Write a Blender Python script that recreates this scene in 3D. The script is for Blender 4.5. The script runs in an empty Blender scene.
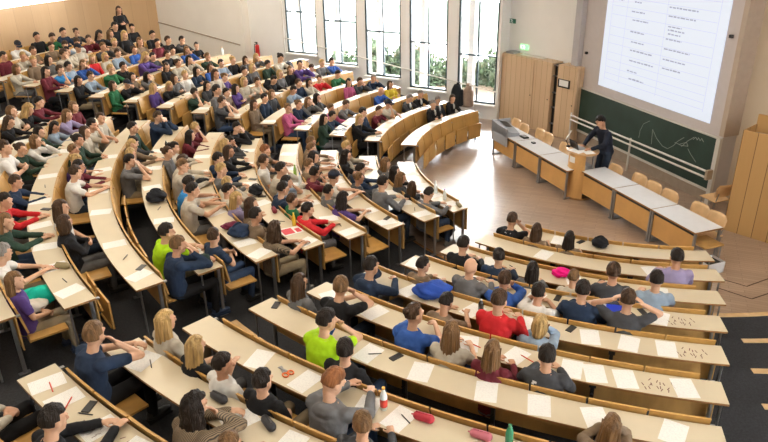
import bpy, bmesh, math, random
from mathutils import Vector, Matrix, Euler
from math import sin, cos, pi, radians as rad, degrees as deg
random.seed(7)
C = bpy.context.scene.collection
# ---------------------------------------------------------------- measured frame of the hall
CX, CY = 5.164, 13.797          # centre of the seating arcs
R1, PITCH, RISE, Z1 = 4.852, .823, .1145, .75
def Rk(k): return R1 + PITCH*(k-1)
def Fk(k): return RISE*(k-1)            # floor level of row k
def Tk(k): return Z1 + Fk(k)            # desk-top level of row k
def pol(r, a, z=0.): return Vector((CX+r*cos(rad(a)), CY+r*sin(rad(a)), z))
# ---------------------------------------------------------------- materials
M = {}
def mat(name, col, rough=.6, metal=0., noise=0., nscale=8., bump=0., bscale=60., emit=None, estr=0., spec=.5, stretch=None, col2=None, sheen=0.):
    if name in M: return M[name]
    m = bpy.data.materials.new(name); m.use_nodes = True; nt = m.node_tree; b = nt.nodes['Principled BSDF']
    b.inputs['Base Color'].default_value = (*col, 1); b.inputs['Roughness'].default_value = rough; b.inputs['Metallic'].default_value = metal
    b.inputs['Specular IOR Level'].default_value = spec
    if sheen: b.inputs['Sheen Weight'].default_value = sheen
    if emit: b.inputs['Emission Color'].default_value = (*emit, 1); b.inputs['Emission Strength'].default_value = estr
    if noise or bump:
        tc = nt.nodes.new('ShaderNodeTexCoord'); mp = nt.nodes.new('ShaderNodeMapping')
        nt.links.new(tc.outputs['Object'], mp.inputs['Vector'])
        if stretch: mp.inputs['Scale'].default_value = stretch
    if noise:
        n = nt.nodes.new('ShaderNodeTexNoise'); n.inputs['Scale'].default_value = nscale; n.inputs['Detail'].default_value = 4
        nt.links.new(mp.outputs['Vector'], n.inputs['Vector'])
        r = nt.nodes.new('ShaderNodeMix'); r.data_type = 'RGBA'
        c2 = col2 or tuple(max(0, c*(1-noise)) for c in col); c1 = col if col2 else tuple(min(1, c*(1+noise*.6)) for c in col)
        r.inputs[6].default_value = (*c1, 1); r.inputs[7].default_value = (*c2, 1)
        rp = nt.nodes.new('ShaderNodeMapRange'); rp.inputs[1].default_value = .3; rp.inputs[2].default_value = .7
        nt.links.new(n.outputs['Fac'], rp.inputs[0]); nt.links.new(rp.outputs[0], r.inputs[0]); nt.links.new(r.outputs[2], b.inputs['Base Color'])
    if bump:
        n2 = nt.nodes.new('ShaderNodeTexNoise'); n2.inputs['Scale'].default_value = bscale; nt.links.new(mp.outputs['Vector'], n2.inputs['Vector'])
        bp = nt.nodes.new('ShaderNodeBump'); bp.inputs['Strength'].default_value = bump; bp.inputs['Distance'].default_value = .02
        nt.links.new(n2.outputs['Fac'], bp.inputs['Height']); nt.links.new(bp.outputs['Normal'], b.inputs['Normal'])
    M[name] = m; return m
laminate = mat('desk_laminate', (.61,.53,.39), .34, noise=.05, nscale=3)
edgewood = mat('edge_wood', (.30,.15,.05), .5, noise=.2, nscale=10)
ply = mat('plywood_orange', (.52,.29,.08), .38, noise=.22, nscale=5, stretch=(1,1,.25))
plypale = mat('plywood_pale', (.66,.45,.22), .4, noise=.18, nscale=5, stretch=(1,1,.25))
panelbrown = mat('panel_brown', (.42,.24,.075), .5, noise=.25, nscale=6, stretch=(1,1,.3))
steel = mat('grey_steel', (.30,.30,.31), .35, .8)
blackm = mat('black_metal', (.012,.012,.014), .45)
whitewall = mat('white_plaster', (.88,.88,.87), .9, noise=.03, nscale=1.5)
beigewall = mat('beige_plaster', (.62,.53,.42), .9, noise=.04, nscale=1.2)
creamwall = mat('cream_plaster', (.92,.88,.81), .9, noise=.03, nscale=1.2)
carpet = mat('dark_carpet', (.026,.027,.032), .95, noise=.35, nscale=40, bump=.3, bscale=300)
nosing = mat('nosing_wood', (.62,.42,.22), .45, noise=.15, nscale=8)
winframe = mat('dark_window_frame', (.02,.045,.055), .4)
lavender = mat('lavender_grey', (.55,.51,.51), .7, noise=.03)
lavwood = mat('pale_frame_edge', (.45,.36,.29), .7, noise=.05)
alu = mat('pale_aluminium', (.72,.70,.66), .35, .3)
plastic_black = mat('black_plastic', (.012,.012,.014), .35)
plastic_grey = mat('grey_plastic', (.33,.34,.37), .5, noise=.08)
paper = mat('white_paper', (.86,.86,.84), .8)
ink = mat('grey_print', (.30,.30,.33), .8)
skinm = mat('skin_light', (.56,.33,.215), .55, noise=.1, nscale=14, spec=.35)
skin2 = mat('skin_tan', (.50,.27,.17), .55, noise=.1, nscale=14, spec=.35)
eyem = mat('eye_dark', (.03,.018,.012), .3)
lipm = mat('lips', (.42,.14,.11), .5)
# wooden planks: vertical boards
def plankmat(name, c1, c2, width, joint=(.16,.09,.04), rough=.45, axis=0, jw=.012, grain=1.):
    m = bpy.data.materials.new(name); m.use_nodes = True; nt = m.node_tree; b = nt.nodes['Principled BSDF']; b.inputs['Roughness'].default_value = rough
    tc = nt.nodes.new('ShaderNodeTexCoord'); sp = nt.nodes.new('ShaderNodeSeparateXYZ'); nt.links.new(tc.outputs['UV'], sp.inputs[0])
    dv = nt.nodes.new('ShaderNodeMath'); dv.operation = 'DIVIDE'; dv.inputs[1].default_value = width; nt.links.new(sp.outputs[axis], dv.inputs[0])
    fl = nt.nodes.new('ShaderNodeMath'); fl.operation = 'FLOOR'; nt.links.new(dv.outputs[0], fl.inputs[0])
    fr = nt.nodes.new('ShaderNodeMath'); fr.operation = 'FRACT'; nt.links.new(dv.outputs[0], fr.inputs[0])
    wn = nt.nodes.new('ShaderNodeTexWhiteNoise'); wn.noise_dimensions = '1D'; nt.links.new(fl.outputs[0], wn.inputs['W'])
    mp = nt.nodes.new('ShaderNodeMapping'); mp.inputs['Scale'].default_value = (14,.8,1) if axis == 0 else (.8,14,1); nt.links.new(tc.outputs['UV'], mp.inputs['Vector'])
    nz = nt.nodes.new('ShaderNodeTexNoise'); nz.inputs['Scale'].default_value = 2; nz.inputs['Detail'].default_value = 5; nt.links.new(mp.outputs[0], nz.inputs['Vector'])
    ad = nt.nodes.new('ShaderNodeMath'); ad.operation = 'MULTIPLY_ADD'; ad.inputs[1].default_value = grain; nt.links.new(nz.outputs['Fac'], ad.inputs[0]); 
    ml = nt.nodes.new('ShaderNodeMath'); ml.operation = 'MULTIPLY'; ml.inputs[1].default_value = .5; nt.links.new(wn.outputs['Value'], ml.inputs[0]); nt.links.new(ml.outputs[0], ad.inputs[2])
    mr = nt.nodes.new('ShaderNodeMapRange'); mr.inputs[1].default_value = .3; mr.inputs[2].default_value = 1.2; nt.links.new(ad.outputs[0], mr.inputs[0])
    mx = nt.nodes.new('ShaderNodeMix'); mx.data_type = 'RGBA'; mx.inputs[6].default_value = (*c1,1); mx.inputs[7].default_value = (*c2,1); nt.links.new(mr.outputs[0], mx.inputs[0])
    lt = nt.nodes.new('ShaderNodeMath'); lt.operation = 'LESS_THAN'; lt.inputs[1].default_value = jw/width; nt.links.new(fr.outputs[0], lt.inputs[0])
    m2 = nt.nodes.new('ShaderNodeMix'); m2.data_type = 'RGBA'; m2.inputs[7].default_value = (*joint,1); nt.links.new(lt.outputs[0], m2.inputs[0]); nt.links.new(mx.outputs[2], m2.inputs[6])
    nt.links.new(m2.outputs[2], b.inputs['Base Color']); return m
backwood = plankmat('back_wall_veneer', (.60,.40,.22), (.52,.335,.18), .62, (.42,.27,.15), .5, grain=.6, jw=.008)
cupwood = plankmat('cupboard_boards', (.66,.48,.31), (.57,.40,.25), .19, (.40,.26,.14), .45, grain=.5)
boxwood = plankmat('plank_box_boards', (.50,.30,.12), (.42,.24,.09), .26, (.13,.07,.025), .45, grain=.5)
def parquetmat():
    m = bpy.data.materials.new('parquet'); m.use_nodes = True; nt = m.node_tree; b = nt.nodes['Principled BSDF']; b.inputs['Roughness'].default_value = .33; b.inputs['Specular IOR Level'].default_value = .6
    tc = nt.nodes.new('ShaderNodeTexCoord'); mp = nt.nodes.new('ShaderNodeMapping'); mp.inputs['Rotation'].default_value = (0,0,rad(22)); nt.links.new(tc.outputs['Object'], mp.inputs['Vector'])
    br = nt.nodes.new('ShaderNodeTexBrick'); br.inputs['Scale'].default_value = 1; br.inputs['Brick Width'].default_value = .62; br.inputs['Row Height'].default_value = .075
    br.inputs['Mortar Size'].default_value = .003; br.inputs['Color1'].default_value = (.46,.335,.25,1); br.inputs['Color2'].default_value = (.37,.26,.19,1); br.inputs['Mortar'].default_value = (.20,.13,.09,1); br.offset = .37
    nt.links.new(mp.outputs[0], br.inputs['Vector'])
    nz = nt.nodes.new('ShaderNodeTexNoise'); nz.inputs['Scale'].default_value = 1.3; nt.links.new(mp.outputs[0], nz.inputs['Vector'])
    mx = nt.nodes.new('ShaderNodeMix'); mx.data_type = 'RGBA'; mx.blend_type = 'MULTIPLY'; mx.inputs[0].default_value = .35
    nt.links.new(br.outputs['Color'], mx.inputs[6]); nt.links.new(nz.outputs['Fac'], mx.inputs[7]); nt.links.new(mx.outputs[2], b.inputs['Base Color'])
    rr = nt.nodes.new('ShaderNodeMapRange'); rr.inputs[3].default_value = .24; rr.inputs[4].default_value = .42; nt.links.new(nz.outputs['Fac'], rr.inputs[0]); nt.links.new(rr.outputs[0], b.inputs['Roughness']); b.inputs['Coat Weight'].default_value=.8; b.inputs['Coat Roughness'].default_value=.30
    return m
parquet = parquetmat()
# ---------------------------------------------------------------- mesh helpers
class MB:
    def __init__(s): s.v=[]; s.f=[]; s.mi=[]; s.uv=None; s.sm=[]
    def add(s, vs, fs, mi=0, sm=False):
        o=len(s.v); s.v += [tuple(v) for v in vs]
        for f in fs: s.f.append([i+o for i in f]); s.mi.append(mi); s.sm.append(sm)
    def box(s, x0,x1,y0,y1,z0,z1, mtx=None, mi=0):
        vs=[Vector((x,y,z)) for z in (z0,z1) for y in (y0,y1) for x in (x0,x1)]
        if mtx: vs=[mtx@v for v in vs]
        s.add(vs, [(0,2,3,1),(4,5,7,6),(0,1,5,4),(2,6,7,3),(0,4,6,2),(1,3,7,5)], mi)
    def tube(s, p0, p1, r0, r1=None, n=10, mi=0, caps=True):
        r1 = r0 if r1 is None else r1; p0=Vector(p0); p1=Vector(p1); d=(p1-p0).normalized()
        u=d.orthogonal().normalized(); w=d.cross(u); vs=[]
        for p,r in ((p0,r0),(p1,r1)):
            for i in range(n): a=2*pi*i/n; vs.append(p+u*r*cos(a)+w*r*sin(a))
        fs=[(i,(i+1)%n,n+(i+1)%n,n+i) for i in range(n)]
        s.add(vs,fs,mi,True)
        if caps: s.add(vs,[tuple(range(n))[::-1], tuple(range(n,2*n))],mi)
    def pathtube(s, pts, r, n=8, mi=0):
        for a,b in zip(pts[:-1],pts[1:]): s.tube(a,b,r,r,n,mi)
    def capsule(s, p0, p1, r0, r1=None, n=12, m=5):
        r1=r0 if r1 is None else r1; p0=Vector(p0); p1=Vector(p1); d=(p1-p0)
        d = d.normalized() if d.length>1e-6 else Vector((0,0,1)); u=d.orthogonal().normalized(); w=d.cross(u); rings=[]
        for j in range(1,m+1): a=-pi/2+pi/2*j/m; rings.append((p0+d*r0*sin(a), r0*cos(a)))
        for j in range(0,m): a=pi/2*j/m; rings.append((p1+d*r1*sin(a), r1*cos(a)))
        vs=[p0-d*r0]
        for p,r in rings: vs += [p+u*r*cos(2*pi*i/n)+w*r*sin(2*pi*i/n) for i in range(n)]
        vs.append(p1+d*r1); fs=[]
        for i in range(n): fs.append((0,1+(i+1)%n,1+i))
        for j in range(len(rings)-1):
            for i in range(n): a=1+j*n; fs.append((a+i,a+(i+1)%n,a+n+(i+1)%n,a+n+i))
        a=1+(len(rings)-1)*n
        for i in range(n): fs.append((a+i,a+(i+1)%n,len(vs)-1))
        s.add(vs,fs,0,True)
    def ell(s, c, r, mtx=None, n=16, m=10, fn=None, mi=0):
        c=Vector(c); vs=[]
        for j in range(m+1):
            t=pi*j/m
            for i in range(n):
                d=Vector((sin(t)*cos(2*pi*i/n), sin(t)*sin(2*pi*i/n), cos(t)))
                k = fn(d) if fn else 1
                p=Vector((d.x*r[0]*k, d.y*r[1]*k, d.z*r[2]*k))
                if mtx: p=mtx@p
                vs.append(c+p)
        fs=[]
        for j in range(m):
            for i in range(n):
                a,b,e,f=j*n+i, j*n+(i+1)%n, (j+1)*n+(i+1)%n, (j+1)*n+i
                fs.append((a,f,e,b))
        s.add(vs,fs,mi,True)
    def loft(s, secs, n=16, mi=0, cap=True):   # secs: (centre, rx, ry[, rot matrix])
        vs=[]
        for q in secs:
            c=Vector(q[0]); mt=q[3] if len(q)>3 else None
            for i in range(n):
                a=2*pi*i/n; cc,ss=cos(a),sin(a); p=Vector((q[1]*cc, q[2]*ss,0))
                if mt: p=mt@p
                vs.append(c+p)
        fs=[]
        for j in range(len(secs)-1):
            for i in range(n): fs.append((j*n+i, j*n+(i+1)%n, (j+1)*n+(i+1)%n, (j+1)*n+i))
        if cap: fs.append(tuple(range(n))[::-1]); fs.append(tuple((len(secs)-1)*n+i for i in range(n)))
        s.add(vs,fs,mi,True)
    def sector(s, ri, ro, a0, a1, z0, z1, step=1.2, top=0, side=0, origin=None):   # ring sector slab
        n=max(2,int(abs(a1-a0)/step)+1); vs=[]; o=origin or Vector((0,0,0))
        for i in range(n+1):
            a=a0+(a1-a0)*i/n
            vs += [pol(ri,a,z0)-o, pol(ro,a,z0)-o, pol(ro,a,z1)-o, pol(ri,a,z1)-o]
        for i in range(n):
            b=4*i
            s.add([],[]) 
            base=len(s.v)
        base=len(s.v); s.v += [tuple(v) for v in vs]
        for i in range(n):
            b=base+4*i; c=b+4
            for f,m_ in (((b+3,b+2,c+2,c+3),top),((b,c,c+1,b+1),side),((b+1,c+1,c+2,b+2),side),((b,b+3,c+3,c),side)): s.f.append(list(f)); s.mi.append(m_); s.sm.append(False)
        b=base; s.f.append([b,b+1,b+2,b+3]); s.mi.append(side); s.sm.append(False)
        b=base+4*n; s.f.append([b+3,b+2,b+1,b]); s.mi.append(side); s.sm.append(False)
    def mesh(s, name):
        me=bpy.data.meshes.new(name); me.from_pydata(s.v,[],s.f); me.update()
        me.polygons.foreach_set('material_index', s.mi); me.polygons.foreach_set('use_smooth', s.sm)
        return me
    def build(s, name, mats, parent=None, bevel=0., **k):
        me=s.mesh(name); 
        for m in (mats if isinstance(mats,(list,tuple)) else [mats]): me.materials.append(m)
        bm=bmesh.new(); bm.from_mesh(me); bmesh.ops.recalc_face_normals(bm, faces=bm.faces[:]); bm.to_mesh(me); bm.free()
        o=bpy.data.objects.new(name, me); C.objects.link(o)
        if parent: o.parent=parent
        if bevel:
            b=o.modifiers.new('bevel','BEVEL'); b.width=bevel; b.segments=2; b.limit_method='ANGLE'
        return o
def tag(o, label=None, cat=None, group=None, kind=None):
    if label: o['label']=label
    if cat: o['category']=cat
    if group: o['group']=group
    if kind: o['kind']=kind
    return o
def empty(name, loc=(0,0,0), rz=0., label=None, cat=None, group=None):
    o=bpy.data.objects.new(name,None); C.objects.link(o); o.location=loc; o.rotation_euler=(0,0,rz); o.empty_display_size=.1
    return tag(o,label,cat,group)
def frame(org, ang):            # local frame: x along wall (towards ang), z up
    return Matrix.Translation(Vector(org)) @ Matrix.Rotation(rad(ang),4,'Z')
def uvbox(o, mtx=None):          # uv = (distance along wall, height)
    me=o.data; uv=me.uv_layers.new(name='u'); inv=(mtx or Matrix()).inverted()
    for p in me.polygons:
        for li in p.loop_indices:
            q=inv@me.vertices[me.loops[li].vertex_index].co; uv.data[li].uv=(q.x+q.y, q.z)
    return o
# ---------------------------------------------------------------- camera
cam = bpy.data.cameras.new('camera'); cam.sensor_width = 36; cam.lens = 672.12/768*36; cam.clip_end = 300
co = bpy.data.objects.new('camera', cam); C.objects.link(co); bpy.context.scene.camera = co
Rm = ((.99983179,-.01834124,0.),(-.00761993,-.41538314,.90961464),(-.01668346,-.90946163,-.41545302))
X_, Y_, Z_ = [Vector([Rm[i][j] for i in range(3)]) for j in range(3)]
co.matrix_world = Matrix(((X_.x,-Y_.x,-Z_.x,0),(X_.y,-Y_.y,-Z_.y,0),(X_.z,-Y_.z,-Z_.z,5.6),(0,0,0,1)))
# ---------------------------------------------------------------- floor and tiers
b=MB(); n=96; PO=[pol(19.,a) for a in range(0,360,4)]
b.add(PO,[tuple(range(len(PO)))]); b.build('floor',parquet)['kind']='structure'
def inlay():    # dark inlay lines in the parquet by the right end of the desks
    b=MB()
    def line(p,q,w=.012):
        p=Vector(p);q=Vector(q);d=(q-p).normalized();s=Vector((-d.y,d.x,0))*w
        b.add([p-s,q-s,q+s,p+s],[(0,1,2,3)])
    line((5.35,9.88,.004),(5.87,9.44,.004)); line((5.87,9.44,.004),(6.9,9.95,.004)); line((5.37,9.42,.004),(5.75,9.05,.004)); line((5.75,9.05,.004),(6.75,9.5,.004)); line((5.35,9.88,.004),(5.1,9.7,.004))
    b.build('trim_1',mat('floor_inlay',(.06,.03,.02),.5))['kind']='structure'
inlay()
def rho(k): return Rk(k)-.34
for k in range(2,16):
    r0=rho(k); r1=rho(k+1) if k<15 else 18.
    a0=119 if r0<7.4 else 60+deg(math.acos(3.7/((r0+r1)/2)))
    if k>=9: a0=[137.5,142,144.5,146,146,146,146][k-9]
    b=MB(); b.sector(r0,r1,a0,300,-.05,Fk(k),2.)
    b.build('floor',carpet)['kind']='structure'
endA=[267.9,265.7,262.9,260.8,259.1,257.6,256.4,255.3,254.4,253.6,253]
ti=2
for k in range(2,11):
    b=MB(); a=endA[k-1]+ (4.2 if k>2 else -5)
    b.sector(rho(k)-.012,rho(k)+.085,a,285,Fk(k)-.03,Fk(k)+.006,1.5); b.build('trim_%d'%ti,nosing)['kind']='structure'; ti+=1
b=MB(); b.sector(rho(7)-.012,rho(7)+.085,220.6,225.9,Fk(7)-.03,Fk(7)+.006,1.); b.build('trim_%d'%ti,nosing)['kind']='structure'; ti+=1
b=MB(); b.sector(rho(2)-.012,rho(2)+.04,170,228,Fk(2)-.03,Fk(2)+.004,1.5); b.build('trim_%d'%ti,edgewood)['kind']='structure'; ti+=1
# ---------------------------------------------------------------- walls
H=7.
def struct(o): o['kind']='structure'; return o
FW=frame((3.06,19.434,0),150)
spans=[(-.29,.93,.46),(1.27,2.53,.70),(2.83,4.08,.94),(4.39,5.64,1.19),(5.93,7.15,1.42)]
trans=[1.84,2.08,2.31,2.54,2.75]
b=MB(); x=-.36
for (a,c,s) in spans:
    b.box(x,a,-.35,0,-.1,H,FW); b.box(a,c,-.35,0,-.1,s,FW); b.box(a,c,-.35,0,6.4,H,FW); x=c
b.box(x,8.72,-.35,0,-.1,H,FW); struct(b.build('wall_window',whitewall))
for i,((a,c,s),t) in enumerate(zip(spans,trans)):
    b=MB(); w=.05; tp=6.4; mid=(a+c)/2
    b.box(a,a+w,-.09,-.01,s,tp,FW); b.box(c-w,c,-.09,-.01,s,tp,FW); b.box(a,c,-.09,-.01,s,s+w,FW); b.box(a,c,-.09,-.01,tp-w,tp,FW)
    b.box(mid-.022,mid+.022,-.085,-.015,s,tp,FW); b.box(a,c,-.085,-.015,t-.022,t+.022,FW); b.box(a,c,-.085,-.015,t+2.1,t+2.144,FW)
    f=struct(b.build('window_%d'%(i+1),winframe))
    b=MB(); b.box(a+.03,c-.03,-.055,-.045,s+.03,tp-.03,FW); g=b.build('pane',None or mat('tmp',(1,1,1)),f)
    gm=bpy.data.materials.get('window_glass')
    if not gm:
        gm=bpy.data.materials.new('window_glass'); gm.use_nodes=True; nt=gm.node_tree; nt.nodes.remove(nt.nodes['Principled BSDF'])
        tr=nt.nodes.new('ShaderNodeBsdfTransparent'); gl=nt.nodes.new('ShaderNodeBsdfGlossy'); gl.inputs['Roughness'].default_value=.02; mx=nt.nodes.new('ShaderNodeMixShader'); mx.inputs[0].default_value=.06
        nt.links.new(tr.outputs[0],mx.inputs[1]); nt.links.new(gl.outputs[0],mx.inputs[2]); nt.links.new(mx.outputs[0],nt.nodes['Material Output'].inputs['Surface'])
    g.data.materials.clear(); g.data.materials.append(gm); struct(g)
    b=MB(); b.box(a-.02,c+.02,-.02,.16,s-.05,s,FW); struct(b.build('trim_%d'%ti,whitewall)); ti+=1
    # exterior fin beside each window
    b=MB(); b.box(c-.30,c-.12,-.62,-.45,-.5,6.6,FW); struct(b.build('trim_%d'%ti,mat('exterior_fin',(.75,.73,.71),.9))); ti+=1
# white service pipe beside the first window
b=MB(); b.tube(FW@Vector((7.24,.05,0)),FW@Vector((7.24,.05,H)),.02); struct(b.build('trim_%d'%ti,alu)); ti+=1
# heating ledge below the windows
# left wall, standing .35 m further into the room
b=MB(); b.box(8.72,13.3,-.35,.35,-.1,H,FW); struct(b.build('wall_left',creamwall))
b=MB()
for q in ((8.9,1.585,12.75,2.14),):
    p0=[FW@Vector((q[0],.352,q[1]-.02)),FW@Vector((q[2],.352,q[3]-.02)),FW@Vector((q[2],.352,q[3]+.02)),FW@Vector((q[0],.352,q[1]+.02))]
    p1=[v+FW.to_3x3()@Vector((0,.03,0)) for v in p0]
    b.add(p0+p1,[(0,1,2,3),(4,5,6,7),(0,1,5,4),(2,3,7,6),(1,2,6,5),(0,3,7,4)])
struct(b.build('trim_%d'%ti,mat('wall_rail_line',(.42,.34,.26),.6))); ti+=1
# back wall: curved veneer
b=MB(); RB=17.7; a0=137.; a1=292.; N=120; vs=[]
for i in range(N+1):
    a=a0+(a1-a0)*i/N; vs += [pol(RB,a,0),pol(RB,a,3.29),pol(RB,a,H),pol(RB+.3,a,0),pol(RB+.3,a,H)]
o=len(b.v); b.v+= [tuple(v) for v in vs]
for i in range(N):
    j=5*i; 
    for f,m_ in (((j,j+1,j+6,j+5),0),((j+3,j+4,j+9,j+8),1),((j+1,j+2,j+7,j+6),1)): b.f.append(list(f)); b.mi.append(m_); b.sm.append(False)
wb=b.build('wall_back',[backwood,whitewall]); struct(wb)
uv=wb.data.uv_layers.new(name='u')
for p in wb.data.polygons:
    for li in p.loop_indices:
        q=wb.data.vertices[wb.data.loops[li].vertex_index].co; uv.data[li].uv=(RB*math.atan2(-(q.y-CY),-(q.x-CX)),q.z)
# luminous cove above the veneer
b=MB(); b.sector(RB-.5,RB-.02,150,215,3.31,3.37,2.); cv=b.build('cove_light',[mat('cove_lamp',(1,1,1),.5,emit=(1,.98,.93),estr=2.5)])
tag(cv,'long white light cove running above the wood-veneered back wall','light')
# cupboard wall (behind the cupboards) and board wall
FC=frame((3.47,19.41,0),124.75)
b=MB(); b.box(-2.85,.62,-.75,-.45,-.1,H,FC); struct(b.build('wall_cupboard',whitewall))
b=MB(); b.box(.20,.26,-.46,.0,-.1,H,FC); struct(b.build('wall_corner',whitewall))
FB=frame((6.074,14.913,0),109)
b=MB(); b.box(-2.2,3.02,-.45,0,-.1,H,FB); struct(b.build('wall_board',lavender))
b=MB(); b.box(-16,-2.2,-.65,-.35,-.1,H,FB); struct(b.build('wall_right',beigewall))
b=MB(); b.box(-2.24,-2.12,-.38,.03,1.45,H,FB); struct(b.build('trim_%d'%ti,lavwood)); ti+=1
b=MB(); b.box(2.72,2.98,0,.14,0,H,FB); struct(b.build('trim_%d'%ti,mat('column_grey',(.50,.49,.52),.7,noise=.04))); ti+=1
b=MB(); b.box(-2.12,2.72,0,.03,0,.25,FB); struct(b.build('baseboard_board',mat('plinth',(.36,.29,.23),.6,noise=.1))); 
# ceiling with recessed light panels
b=MB(); b.add([pol(18.3,a,H) for a in range(0,360,6)],[tuple(range(60))]); struct(b.build('ceiling',mat('ceiling_white',(.8,.78,.74),.9)))
# ---------------------------------------------------------------- lecture desks
SP=.5
order=['first','second','third','fourth','fifth','sixth','seventh','eighth','ninth','tenth','eleventh','twelfth','thirteenth','fourteenth','fifteenth']
endC=[124.9,127,128.9,131.4,132.8,134,135,136,140,144.4,147,148.5,148.5,154,154]
def rng(blk,k):
    if blk=='A': return ([229.5,228.9,228.1,227.5,227.,226.7,226.3,226.,225.9,225.8][min(k,10)-1], endA[min(k,11)-1])
    if blk=='B': return ([181.7,180.3,179.5,178.6,178.1,177.5,177.1,176.5,177.,178.5][min(k,10)-1],[216.,217.8,218.2,218.7,219.1,219.5,219.5,219.9,220.2][min(k,9)-1])
    return (endC[min(k,15)-1], [167.5,169.3,169.9,170.1,170.1,170.2,170.5,170.7,170.7,171.][min(k,10)-1])
BN={'A':'near block','B':'middle block','C':'window block'}
seats={}      # (blk,k) -> list of seat angles for people of row k
def seat_angles(blk,k):        # seats of row k hang on the desk k+1
    lo,hi=rng(blk,k+1); 
    if blk=='C' and k==13: lo=148.5
    R=Rk(k+1)-.42; L=rad(hi-lo)*R; n=int((L-.04)/.53); 
    if n<1: return []
    off=(L-n*.53)/2; return [lo+deg((off+.53*(i+.5))/R) for i in range(n)]
backmesh={}; 
def back_mb(k,curve=1.):
    # backrest in local frame: origin on desk front line, +y outward (away from stage), z=0 at floor level of desk row
    b=MB(); R=Rk(k)-.42; w=.255; N=6; vs=[]
    for (z,y) in ((.44,-.075),(.62,-.045),(.80,-.012)):
        pass
    prof=[(.45,-.085),(.56,-.066),(.68,-.044),(.78,-.022),(.805,-.014)]
    for i in range(N+1):
        x=-w+2*w*i/N; cy=-(x*x)/(2*R)*(-1)*0; sag=-x*x/(2*R)
        for (z,y) in prof: vs.append((x,y+sag,z)); 
        for (z,y) in prof[::-1]: vs.append((x,y+.022+sag+(.0),z))
    m=len(prof)*2
    fs=[]
    for i in range(N):
        for j in range(m):
            a=i*m+j; c=i*m+(j+1)%m; fs.append((a,c,c+m,a+m))
    fs.append(tuple(range(m))); fs.append(tuple(N*m+j for j in range(m))[::-1])
    b.add(vs,fs,0); return b
def pan_folded_mb():
    b=MB(); b.box(-.225,.225,-.012,.012,-.19,.19); b.tube((-.2,.02,-.17),(.2,.02,-.17),.012); return b
def pan_down_mb():
    b=MB(); b.box(-.225,.225,-.40,0,-.012,.012); b.tube((-.2,.0,-.02),(.2,.0,-.02),.012); return b
panF=pan_folded_mb().mesh('seat_pan'); panD=pan_down_mb().mesh('seat_pan')
for me in (panF,panD): me.materials.append(ply)
legb=MB(); legb.box(-.013,.013,-.02,.02,0,.70); legb.box(-.02,.02,-.10,.22,.70,.72); legb.box(-.03,.03,-.05,.07,0,.010)
legme=legb.mesh('leg'); legme.materials.append(steel)
brb=MB(); brb.box(-.035,.035,-.03,.05,.52,.70); brb.tube((-.05,.02,.62),(.05,.02,.62),.035,n=12); brb.box(-.02,.02,-.02,.02,.22,.55); brb.tube((0,.01,.3),(0,.045,.3),.014); brb.tube((0,.01,.42),(0,.045,.42),.014)
brme=brb.mesh('bracket'); brme.materials.append(blackm)
def inst(name,me,parent,loc,rz,label=None):
    o=bpy.data.objects.new(name,me); C.objects.link(o); o.parent=parent; o.location=loc; o.rotation_euler=(0,0,rz)
    if label: o['label']=label
    return o
occupied={}
def make_desk(blk,k,top=True):
    lo,hi=rng(blk,k); mid=(lo+hi)/2; org=pol(Rk(k),mid,Fk(k))
    if top: lab='curved cream-topped lecture desk, %s row from the stage, %s'%(order[k-1],BN[blk])
    else: lab='row of seats along the back, behind the %s desk row, %s'%(order[k-2],BN[blk])
    d=empty('lecture_desk' if top else 'seat_row',org,0,lab,'desk' if top else 'seats',BN[blk]+' lecture desks')
    f=Fk(k)
    if top:
        b=MB(); b.sector(Rk(k)-.345,Rk(k),lo,hi,f+.725,f+.75,1.2,0,1,org); b.build('desktop',[laminate,edgewood],d)
        b=MB(); b.sector(Rk(k)-.352,Rk(k)-.335,lo+.1,hi-.1,f+.30,f+.722,1.5,0,0,org); b.build('modesty_panel',panelbrown,d)
    R=Rk(k)-.30; L=rad(hi-lo)*R; nl=max(2,int(round(L/1.06))+1); nl=min(nl,22)
    for i in range(nl):
        a=lo+deg(.06/R)+(hi-lo-deg(.12/R))*i/(nl-1); rz=rad(a-90)
        inst('leg',legme,d,pol(R,a,f)-org,rz)
        if 0<i<nl-1 and top: inst('bracket',brme,d,pol(R+.02,a,f)-org,rz)
    for a in (lo+deg(.05/Rk(k)),hi-deg(.05/Rk(k))):
        b=MB(); b.tube(pol(Rk(k)-.06,a,f)-org,pol(Rk(k)-.06,a,f+.725)-org,.012); b.build('corner_post',steel,d)
    key=('bk',k)
    if key not in backmesh:
        me=back_mb(k).mesh('backrest'); bm=bmesh.new(); bm.from_mesh(me); bmesh.ops.recalc_face_normals(bm,faces=bm.faces[:]); bm.to_mesh(me); bm.free()
        me.materials.append(ply); backmesh[key]=me
    for a in seat_angles(blk,k-1):
        Rb=Rk(k)-.36; rz=rad(a-90)
        o=inst('backrest',backmesh[key],d,pol(Rb,a,f)-org,rz)
        occ=a in occupied.get((blk,k-1),())
        if occ: inst('seat_pan',panD,d,pol(Rb-.08,a,f-.114+.44)-org,rz)
        else: inst('seat_pan',panF,d,pol(Rb-.17,a,f+.33)-org,rz)
    return d
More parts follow.
